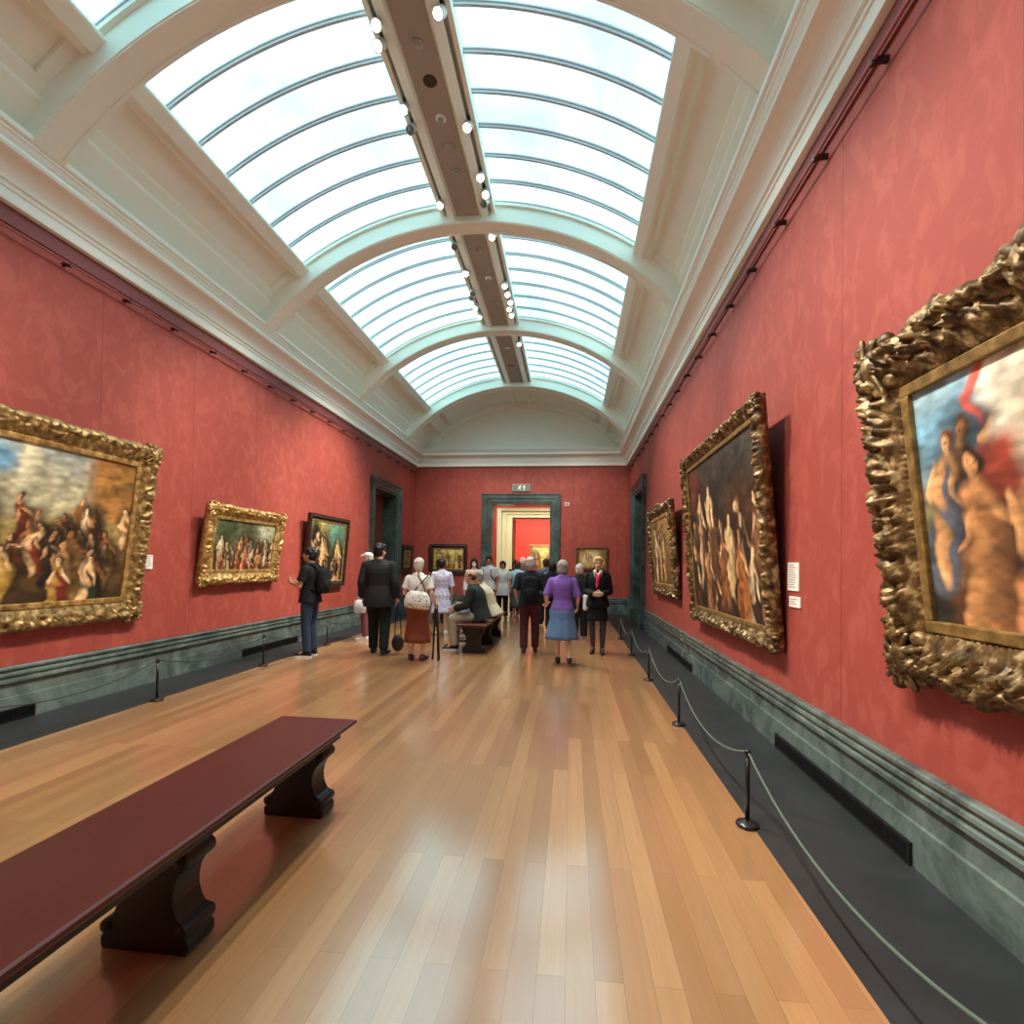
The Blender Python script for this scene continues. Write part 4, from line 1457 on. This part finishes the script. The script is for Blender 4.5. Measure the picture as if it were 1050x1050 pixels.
    if shoes:
        mt = shoes[0]
        sole = shoes[1] if len(shoes) > 1 else None
        heel = shoes[2] if len(shoes) > 2 else 0.0
        for i in (0, 1):
            an, toe = J['an%d' % i], J['toe%d' % i]
            d = (toe - an)
            d.z = 0
            d.normalize()
            b = V3((an.x, an.y, an.z - 0.085))
            lift = max(0.0, an.z - 0.09)
            m = MB()
            m.cone(b + V3((0, 0, 0.045)) - d * 0.035, 0.040, b + V3((0, 0, 0.045)) + d * 0.06, 0.042)
            m.cone(b + V3((0, 0, 0.036 - lift * .5)) + d * 0.06, 0.041, b + V3((0, 0, 0.028 - lift * .7)) + d * 0.175, 0.032)
            if not heel:
                m.cone(b + V3((0, 0, 0.06)) - d * 0.015, 0.046, b + V3((0, 0, 0.10)) - d * 0.01, 0.045, 14, False)
            # flatten the bottom
            m.v = [(x, y, max(z, b.z + 0.004)) for x, y, z in [tuple(p) for p in m.v]]
            so = m.fuse('shoe', mt, t, 0.009, 1)
            if sole:
                mm = MB()
                nrm = V3((-d.y, d.x, 0))
                ring = []
                for k in range(18):
                    a = 2 * PI * k / 18
                    ring.append(b + d * (0.07 + 0.142 * math.cos(a)) + nrm * 0.045 * math.sin(a))
                mm.rings([[p + V3((0, 0, 0.001)) for p in ring], [p + V3((0, 0, 0.026)) for p in ring]])
                mm.build('sole', sole, so)
            if heel:
                MB().cone(b + V3((0, 0, 0.02)) - d * 0.04, 0.018, b + V3((0, 0, 0.0)) - d * 0.045, 0.014, 8, False).build('heel', mt, so)
    if extra:
        extra(t, J, Hf, Rm)
    return tag(t, label, 'person', group)


def ground(q):
    p = pix(q, 2, 0.0)
    return (p.x, p.y, 0.0)


def local(t, p):
    """world position and yaw helper: point p given in the figure's own frame"""
    return t.location + Matrix.Rotation(t.rotation_euler.z, 3, 'Z') @ (V3(p) * t.scale.x)


def backpack(t, label, mt, w=0.30, h=0.42, dep=0.15, y=-0.20, z=1.17, strap=None):
    p = local(t, (0, y, z))
    b = empty('backpack', p, (0, 0, t.rotation_euler.z))
    s = t.scale.x
    b.scale = (s, s, s)
    m = MB()
    rs = []
    for zz, k in ((-.5, .72), (-.47, .92), (-.3, 1.0), (0.1, 1.0), (.3, .93), (.43, .78), (.49, .5), (.5, .3)):
        rs.append([(w / 2 * k * math.copysign(abs(math.cos(a)) ** .6, math.cos(a)), dep / 2 * (.45 + .55 * k) * math.copysign(abs(math.sin(a)) ** .6, math.sin(a)), zz * h) for a in [2 * PI * j / 24 for j in range(24)]])
    m.rings(rs)
    bag = m.build('bag', mt, b, True)
    MB().ball((0, -dep / 2, -0.18 * h), (w * .38, .035, h * .22), 14).build('front_pocket', mt, b, True)
    MB().tube([(-.03, 0.02, h * .49), (-.02, .02, h * .55), (.02, .02, h * .55), (.03, 0.02, h * .49)], .008, 6).build('grab_handle', mt, b, True)
    for sx in (-1, 1):
        pts = [(sx * .085, dep / 2 - .01, h * .42), (sx * .095, dep / 2 + .06, h * .57 + .02), (sx * .105, dep / 2 + .16, h * .56), (sx * .115, dep / 2 + .25, h * .40), (sx * .13, dep / 2 + .26, h * .05), (sx * .165, dep / 2 + .16, -h * .25), (sx * .13, dep / 2 - .01, -h * .38)]
        MB().tube(pts, .016, 8).build('shoulder_strap', strap or mt, b, True)
    return tag(b, label, 'backpack')


BLK = cloth((24, 24, 27))
BLK2 = cloth((32, 32, 36))
JEAN = cloth((44, 56, 76))
WHT = cloth((228, 226, 222))
CREAMC = cloth((214, 206, 190))

# man in black t-shirt, facing the left wall
J = pose(el0=(-.24, .06, 1.10), wr0=(-.12, .27, 1.16), el1=(.24, .05, 1.09), wr1=(.10, .28, 1.13), hd0=V3((.6, .5, .25)), hd1=V3((-.5, .6, .3)), th0=V3((0, 0, 1)), th1=V3((0, 0, 1)))
P = person('person in black t-shirt and dark jeans standing with folded hands at the left barrier', (-4.12, 7.74, 0), R(92), 1.73, J, SKIN2, False, R(8), R(-4), (HAIRD, 'short'),
           (BLK, 'short', -0.28, 0.018, 0.03), ('trousers', JEAN, 0.012), (BLK2, WHT), face=True)
backpack(P, 'black backpack worn by person in black t-shirt at left', BLK, 0.27, 0.40, 0.15, -0.205, 1.19)

# man in dark suit, back view
J = pose(sw=0.2, an1=(.12, -.10, .10), kn1=(.10, .02, .49), toe1=(.15, .06, .03), an0=(-.10, .10, .085), kn0=(-.10, .09, .49), toe0=(-.12, .27, .03))
P = person('person in a dark suit seen from behind, walking away on the left side', (-3.13, 8.10, 0), R(4), 1.82, J, SKIN, False, R(-28), 0, (HAIRD, 'short'),
           (plain((17, 17, 20), .8, 0, .15, 30), 'long', -0.62, 0.034, 0.03), ('trousers', BLK, 0.022), (BLK2,))
b = empty('carry_bag', local(P, (0.30, 0.03, 0.0)), (0, 0, R(10)))
MB().ball((0, 0, .19), (.10, .06, .14), 16).build('bag_body', plain((30, 26, 26), .6), b, True)
for sx in (-1, 1):
    MB().tube([(.05 * sx, .01, .30), (.045 * sx, 0, .5), (.03 * sx, 0, .72), (.0, 0, .855)], .009, 8).build('bag_strap', BLK, b, True)
tag(b, 'round black bag hanging on long straps from the hand of person in dark suit', 'bag')

# person in white cap mostly hidden behind the suit
def capx(t, J, Hf, Rm):
    m = MB()
    m.ball(Hf(0, -.01, .062), (.086, .10, .062), 16, Rm)
    m.cone(Hf(-.04, .09, .048), .014, Hf(.04, .09, .048), .014, 8)
    m.cone(Hf(0, .07, .052), .04, Hf(0, .13, .042), .03, 10)
    m.fuse('cap', WHT, t, .009, 2)


P = person('person in white cap half hidden behind person in dark suit', (-3.90, 9.55, 0), R(80), 1.70, pose(), SKIN3, True, R(0), 0, (HAIRG, 'cap'),
           (cloth((150, 120, 116)), 'long', -0.4, 0.02, 0.03), ('trousers', cloth((110, 60, 66)), 0.01), (WHT, WHT), extra=capx, voxel=0.01, face=True)
p = local(P, (-0.27, 0.06, .62))
b = empty('carrier_bag', (p.x + .05, p.y, .68), (0, 0, 0))
b.scale = (.78, .78, .78)
m = MB()
m.rings([[(.15 * k * math.copysign(abs(math.cos(a)) ** .5, math.cos(a)), .055 * k2 * math.sin(a), zz) for a in [2 * PI * j / 20 for j in range(20)]] for zz, k, k2 in ((-.17, .7, .5), (-.16, .95, 1), (0, 1.0, 1.1), (.13, .92, .7), (.15, .85, .3))])
m.build('bag_body', plain((216, 216, 218), .5), b, True)
MB().tube([(-.06, 0, .14), (-.04, 0, .24), (.04, 0, .24), (.06, 0, .14)], .008, 6).build('bag_handle', plain((216, 216, 218), .5), b, True)
tag(b, 'white carrier bag hanging beside the legs of person in white cap', 'bag')

# woman in white t-shirt and long brown skirt
J = pose(sw=.17, el1=(.24, -.03, 1.12), wr1=(.25, .15, .92), el0=(-.235, -.02, 1.12), wr0=(-.19, .18, 1.06))
SK_BR = cloth((128, 66, 46))
P = person('person with short grey hair in white t-shirt and long rust-brown skirt', (-2.36, 7.76, 0), R(-2), 1.58, J, SKIN3, True, 0, R(4), (HAIRW, 'short'),
           (WHT, 'short', -0.05, 0.02, 0.02), ('skirt', SK_BR, 1.0, .30, .225, .02), (plain((70, 44, 34), .6),))
b = empty('holdall_bag', local(P, (0.07, -.235, 1.02)), (0, R(6), R(-2)))
m = MB()
m.rings([[(.21 * k * math.copysign(abs(math.cos(a)) ** .6, math.cos(a)), .075 * k2 * math.sin(a), zz) for a in [2 * PI * j / 22 for j in range(22)]] for zz, k, k2 in ((-.125, .75, .5), (-.12, .94, .9), (-.03, 1.0, 1.1), (.07, .86, .8), (.12, .62, .45), (.13, .5, .2))])
m.build('bag_body', mat_spots('floral_canvas', (226, 220, 210), (62, 56, 66), 26, .22, .34), b, True)
MB().box(-.15, .15, -.06, .06, -.135, -.12).build('bag_base', plain((176, 150, 120), .6), b, bevel=.01)
for sx in (-1, 1):
    MB().tube([(sx * .10, .05, .10), (sx * .05, .10, .20), (-sx * .07, .115, .36), (-sx * .09, .16, .415), (-sx * .10, .24, .40)], .011, 6).build('bag_strap', plain((112, 54, 50), .6), b, True)
tag(b, 'white floral bag on crossed straps on the back of person in rust-brown skirt', 'bag')
b = empty('folding_stool', local(P, (0.30, 0.06, 0)), (0, 0, R(10)))
for sx, yy in ((-1, .08), (1, .08), (1, -.08)):
    MB().tube([(sx * .05, yy, 0.012), (sx * .03, yy * .7, .42), (sx * .022, yy * .4, .74)], .014, 8).tube([(sx * .05, yy, 0.0), (sx * .05, yy, .03)], .018, 8).build('leg', BLK, b, True)
MB().box(-.03, .03, -.045, .045, .52, .80).build('folded_seat', BLK2, b, bevel=.012)
MB().tube([(-.022, .02, .78), (-.02, 0, .86), (.02, 0, .86), (.022, -.02, .78)], .010, 8).build('handle', BLK, b, True)
tag(b, 'black folding gallery stool carried beside person in rust-brown skirt', 'stool')

# lilac patterned dress
LIL = mat_spots('lilac_print', (190, 186, 214), (236, 234, 238), 22, .3, .45)
person('person with dark hair in lilac and white patterned dress left of the far bench', (-2.70, 10.55, 0), R(15), 1.60, pose(sw=.17), SKIN3, True, R(-10), 0, (HAIRD, 'bun'),
       (LIL, 'elbow', -0.1, 0.026, 0.02), ('skirt', LIL, 1.02, .50, .25, .03), (WHT, WHT), voxel=.01)
# person behind the lilac dress
person('person with dark hair standing behind lilac dress, beneath the yellow-toned painting', (-3.28, 12.6, 0), R(-150), 1.62, pose(sw=.17), SKIN3, True, R(20), 0, (HAIRD, 'bob'),
       (BLK2, 'long', -0.4, 0.02, 0.03), ('trousers', BLK2), (BLK,), voxel=.012, face=True)


def seated(lean=.1, arms=True, spread=.11, **kw):
    q = .045
    d = dict(pel=(0, 0, .535 + q), chest=(0, lean * .55, .86 + q), neck=(0, lean, 1.06 + q), head=(0, lean + .05, 1.195 + q),
             hip0=(-.09, .03, .53 + q), hip1=(.09, .03, .53 + q), kn0=(-spread, .45, .53), kn1=(spread, .45, .53), an0=(-spread, .42, .085), an1=(spread, .46, .085),
             toe0=(-spread - .02, .59, .03), toe1=(spread + .02, .63, .03),
             sh0=(-.19, lean * .9, .965 + q), sh1=(.19, lean * .9, .965 + q), el0=(-.23, lean + .06, .72 + q), el1=(.23, lean + .06, .72 + q), wr0=(-.10, lean + .27, .66 + q), wr1=(.10, lean + .29, .65 + q),
             hd0=(.4, .7, -.2), hd1=(-.4, .7, -.2), th0=(0, 0, 1), th1=(0, 0, 1))
    d.update(kw)
    return pose(**d)


# seated man at the near end of the far bench
person('person with balding head in dark green jacket and beige trousers sitting on the bench end', (-1.56, 8.85, 0), R(88), 1.76, seated(.14), SKIN, False, R(4), R(6), (HAIRB, 'balding'),
       (cloth((44, 52, 48)), 'long', -0.22, 0.034, 0.05), ('trousers', cloth((168, 156, 136)), 0.02), (plain((36, 34, 34), .7), WHT), belly=.02)
# seated person behind, cream jacket
person('person in cream jacket sitting hunched behind the person in dark green jacket', (-1.46, 9.60, 0), R(80), 1.70, seated(.26), SKIN, False, R(10), R(10), (HAIRG, 'short'),
       (cloth((206, 196, 168)), 'long', -0.22, 0.036, 0.05), ('trousers', cloth((120, 112, 100)), 0.02), (BLK, WHT), voxel=.01)
# seated woman, black top and pale blue skirt
def lapx(t, J, Hf, Rm):
    m = MB()
    for i in (0, 1):
        m.cone(J['hip%d' % i] + V3((0, -.02, 0)), .125, J['kn%d' % i] + V3((0, .02, -.01)), .105)
        m.cone(J['kn%d' % i] + V3((0, .0, -.03)), .115, J['an%d' % i] + V3((0, .06, .16)), .14, 14, False)
    m.cone(J['kn0'] + V3((0, 0, -.08)), .09, J['kn1'] + V3((0, 0, -.08)), .09)
    m.cone(J['an0'] + V3((0, .05, .2)), .12, J['an1'] + V3((0, .05, .2)), .12)
    m.fuse('skirt', cloth((152, 172, 206)), t, .012, 3)


person('person in black top and pale blue skirt sitting on the bench, leaning forward', (-1.68, 10.35, 0), R(95), 1.66, seated(.30), SKIN3, True, R(-10), R(8), (HAIRY, 'bun'),
       (BLK, 'elbow', -0.2, 0.02, 0.02), None, (WHT,), voxel=.01, extra=lapx)


def maskx(t, J, Hf, Rm):
    MB().ball(Hf(0, .066, -.045), (.056, .04, .046), 14, Rm).build('face_mask', plain((232, 234, 238), .7), t, True)


person('person with long dark hair and white face mask facing the viewer', (-2.38, 12.5, 0), R(182), 1.64, pose(sw=.17), SKIN3, True, R(5), 0, (HAIRD, 'long'),
       (WHT, 'long', -0.2, 0.022, 0.02), ('trousers', BLK2), (WHT,), voxel=.012, face=True, extra=maskx)
P = person('person with short dark hair in white t-shirt with a backpack strap, left of far doorway', (-2.13, 13.3, 0), R(160), 1.72, pose(), SKIN2, False, R(24), 0, (HAIRD, 'short'),
           (WHT, 'short', -0.3, 0.022, 0.03), ('trousers', BLK2), (BLK,), voxel=.012, face=True)
backpack(P, 'dark backpack on person in white t-shirt by the far doorway', BLK2, .28, .40, .14, -.20, 1.17)
person('person with dark fringe in long white shirt and dark trousers standing before the far doorway', (-1.88, 14.1, 0), R(184), 1.60, pose(sw=.17), SKIN2, True, 0, R(8), (HAIRD, 'bob'),
       (WHT, 'short', -0.75, 0.024, 0.04), ('trousers', BLK2), (BLK,), voxel=.012, face=True)
person('person with dark hair at the far doorway between white shirt and light blue top', (-1.68, 15.5, 0), R(200), 1.64, pose(sw=.17), SKIN2, True, 0, 0, (HAIRD, 'bob'),
       (BLK2, 'short', -0.4, 0.022, 0.03), ('trousers', BLK), (BLK,), voxel=.012, face=True)
person('person with brown bob, light blue top and long grey skirt, back turned near far doorway', (-1.52, 14.6, 0), R(-14), 1.60, pose(sw=.17), SKIN3, True, 0, 0, (HAIRB, 'bob'),
       (cloth((168, 200, 212)), 'short', -0.05, 0.024, 0.02), ('skirt', cloth((84, 88, 96)), 1.02, .30, .23, .02), (WHT, WHT), voxel=.012)
person('person with white hair standing in the far doorway behind the light blue top', (-1.50, 16.0, 0), R(0), 1.74, pose(), SKIN, False, 0, 0, (HAIRW, 'short'),
       (cloth((90, 70, 66)), 'long', -0.4, 0.024, 0.03), ('trousers', BLK2), (BLK,), voxel=.012)

# white-haired man with black backpack and burgundy trousers
J = pose(sw=.195, el0=(-.265, -.06, 1.13), wr0=(-.24, .10, .97), el1=(.265, -.05, 1.12), wr1=(.27, .12, .93), an0=(-.10, -.12, .10), kn0=(-.10, .03, .49), toe0=(-.12, .04, .03), an1=(.10, .10, .085), kn1=(.10, .09, .49), toe1=(.12, .27, .03))
P = person('person with white hair in dark jacket and burgundy trousers walking away', (-.69, 8.80, 0), R(4), 1.64, J, SKIN, False, R(-6), 0, (HAIRW, 'short'),
           (cloth((38, 40, 46)), 'elbow', -0.25, 0.026, 0.03), ('trousers', cloth((78, 34, 40)), 0.018), (plain((52, 30, 30), .6),))
backpack(P, 'black backpack on the back of white-haired person in burgundy trousers', cloth((28, 30, 36)), .30, .43, .16, -.215, 1.15)
# behind
person('person in blue and white patterned shirt half hidden behind white-haired walker', (-.62, 12.9, 0), R(8), 1.66, pose(), SKIN2, False, 0, 0, (HAIRB, 'short'),
       (mat_spots('blue_print', (70, 84, 112), (214, 218, 226), 18, .2, .36), 'short', -0.4, 0.026, 0.03), ('trousers', BLK2), (BLK, WHT), voxel=.012)
person('person in black with dark hair glimpsed between white-haired walker and purple jumper', (-.42, 11.9, 0), R(-20), 1.56, pose(sw=.17), SKIN3, True, 0, 0, (HAIRD, 'bob'),
       (BLK, 'long', -0.5, 0.026, 0.03), ('trousers', BLK), (BLK,), voxel=.012)

# woman in purple jumper and denim skirt
J = pose(sw=.175, el0=(-.26, -.05, 1.13), wr0=(-.25, .13, 1.0), el1=(.25, -.05, 1.12), wr1=(.25, .10, .95), an0=(-.06, .10, .085), kn0=(-.085, .09, .49), toe0=(-.07, .27, .03), an1=(.12, -.16, .12), kn1=(.095, .0, .49), toe1=(.13, .0, .03))


def purx(t, J, Hf, Rm):
    MB().tube([V3((.13, -.02, 1.43)), V3((.15, -.135, 1.33)), V3((.165, -.155, 1.15)), V3((.19, -.13, .98))], .010, 6).build('bag_strap', plain((60, 40, 90), .6), t, True)


person('person with grey hair in purple jumper and blue denim skirt, back to viewer', (-.12, 7.84, 0), R(2), 1.58, J, SKIN3, True, 0, R(2), (HAIRG, 'bob'),
       (cloth((126, 92, 172)), 'elbow', -0.12, 0.028, 0.03), ('skirt', cloth((96, 124, 164)), 1.0, .42, .275, .035), (plain((34, 26, 28), .5),), extra=purx)


# woman with white hat, jumper tied round the waist
def jumpx(t, J, Hf, Rm):
    m = MB()
    m.cone((-.12, -.08, .98), .06, (.14, -.08, .98), .065)
    m.cone((.15, -.06, .96), .055, (.20, -.10, .74), .06)
    m.cone((.10, -.13, .96), .05, (.10, -.16, .72), .055)
    m.fuse('tied_jumper', WHT, t, .012, 3)


J = pose(sw=.17)
person('person with white hair and white jumper tied at the waist, behind purple jumper', (.19, 10.5, 0), R(8), 1.54, J, SKIN3, True, R(-15), 0, (HAIRW, 'bob'),
       (cloth((40, 34, 36)), 'long', -0.2, 0.028, 0.03), ('trousers', cloth((40, 38, 44)), .03), (plain((150, 140, 130), .7), WHT), voxel=.01, extra=jumpx)

# woman in black suit facing the viewer
J = pose(sw=.165, el0=(-.215, -.02, 1.09), wr0=(-.08, .215, 1.05), el1=(.215, -.02, 1.09), wr1=(.06, .22, 1.04), hd0=V3((.8, .35, .05)), hd1=V3((-.8, .35, .05)), th0=V3((0, .2, 1)), th1=V3((0, .2, 1)),
         an0=(-.085, .05, .085), toe0=(-.10, .22, .03), an1=(.075, -.03, .085), toe1=(.10, .14, .03))


def suitx(t, J, Hf, Rm):
    m = MB()
    for i in (0, 1):
        hip, kn, an = J['hip%d' % i], J['kn%d' % i], J['an%d' % i]
        mid = kn.lerp(an, .28) + V3((0, -.012, 0))
        m.cone(hip, .090, kn, .060)
        m.cone(kn, .058, mid, .060)
        m.cone(mid, .059, an, .038)
        m.cone(an, .038, an.lerp(J['toe%d' % i], .6), .036)
    m.fuse('tights', plain((66, 54, 54), .6), t, .009, 2)
    m = MB()
    m.cone((-.045, .105, 1.43), .026, (.0, .142, 1.29), .028)
    m.cone((.045, .105, 1.43), .026, (.0, .142, 1.29), .028)
    m.cone((.0, .142, 1.30), .030, (.01, .150, 1.18), .026)
    m.fuse('scarf', plain((206, 40, 66), .7), t, .009, 2)
    m = MB()
    m.cone((-.05, .095, 1.44), .035, (0, .128, 1.30), .03)
    m.cone((.05, .095, 1.44), .035, (0, .128, 1.30), .03)
    m.fuse('blouse', WHT, t, .010, 2)


P = person('person with short blonde hair in black suit with skirt and red scarf, facing viewer', (.47, 8.96, 0), R(176), 1.66, J, SKIN3, True, R(6), R(4), (HAIRY, 'short'),
           (BLK, 'long', -0.34, 0.026, 0.04), ('skirt', BLK, 1.0, .58, .19, .004), (plain((18, 16, 18), .35), None, .02), face=True, extra=suitx)
p = local(P, (-.01, .345, 1.075))
b = MB()
for k in range(3):
    b.box(-.075 + k * .006, .075 + k * .004, -.05, .05, -.006 + k * .004, -.003 + k * .004)
o = b.build('leaflet', plain((232, 228, 220), .6))
o.location = p
o.rotation_euler = (R(18), R(6), R(176))
tag(o, 'white folded leaflet held by person in black suit and red scarf', 'leaflet')
# @@PEOPLE1@@

# ------------------------------------------------------------------ light: the track lamps, added beams and the sky
def spot(loc, aim, power, col=(1.0, 0.89, 0.74), size=R(58), blend=0.8):
    l = bpy.data.lights.new('spot_beam', 'SPOT')
    l.energy = power
    l.color = col
    l.spot_size = size
    l.spot_blend = blend
    l.shadow_soft_size = 0.05
    o = bpy.data.objects.new('spot_beam', l)
    COL.objects.link(o)
    o.location = loc
    o.rotation_euler = (Vector(aim) - Vector(loc)).to_track_quat('-Z', 'Y').to_euler()


SPOT_W = 430
for k, (x, y, s) in enumerate(SPOT_POS):
    far_x = (XL + 0.1) if s > 0 else (XR - 0.1)      # most lamps cross the room to the opposite wall, the rest light the floor
    if k % 3 == 1:
        spot((x, y, 6.44), (VC - 1.3 * s, y - 0.3, 0), 170, size=R(75))
    else:
        spot((x, y, 6.44), (far_x, y + (0.4 if s > 0 else -0.4), 1.9), SPOT_W)
for y in (-1.5, 1.0, 3.2, 5.6, 9.2):  # extra beams without fixtures, added so floor bounce lifts the ceiling
    spot((SPX1 - 0.075, y, 6.44), (VC - 0.9, y, 0), 130, size=R(80))
    spot((SPX0 + 0.075, y, 6.44), (VC + 0.9, y, 0), 130, size=R(80))
for x in (-4.0, -2.7, -1.3, 0.2, 1.1):                 # added beams without fixtures brighten the far wall
    spot((VC + 0.3 * (x - VC) , 12.2, 6.44), (x, YE, 2.0), 300)
for x in (-3.6, -1.5, 0.2):                            # unseen beams added to brighten the rooms beyond
    spot((x, 18.2, 5.0), (x * .6 - .6, Y2, 2.2), 240)
    spot((x, 23.0, 5.0), (x * .6 - .6, 26.6, 2.2), 380)
for y in (-2.0, -0.6, 0.9, 1.9, 2.8):
    spot((SPX1 - 0.075, y, 6.44), (XL + 0.1, y, 1.8), SPOT_W)
    spot((SPX0 + 0.075, y, 6.44), (XR - 0.1, y, 1.8), SPOT_W)

w = bpy.data.worlds.new('world')
sc.world = w
w.use_nodes = True
w.node_tree.nodes['Background'].inputs[0].default_value = (0.7, 0.85, 1.0, 1)
w.node_tree.nodes['Background'].inputs[1].default_value = 1.0

sc.view_settings.view_transform = 'Standard'
sc.view_settings.look = 'None'
sc.view_settings.gamma = 1.0
sc.view_settings.exposure = 0.42
sc.cycles.use_denoising = True
sc.cycles.max_bounces = 8
sc.cycles.diffuse_bounces = 5
sc.cycles.glossy_bounces = 4
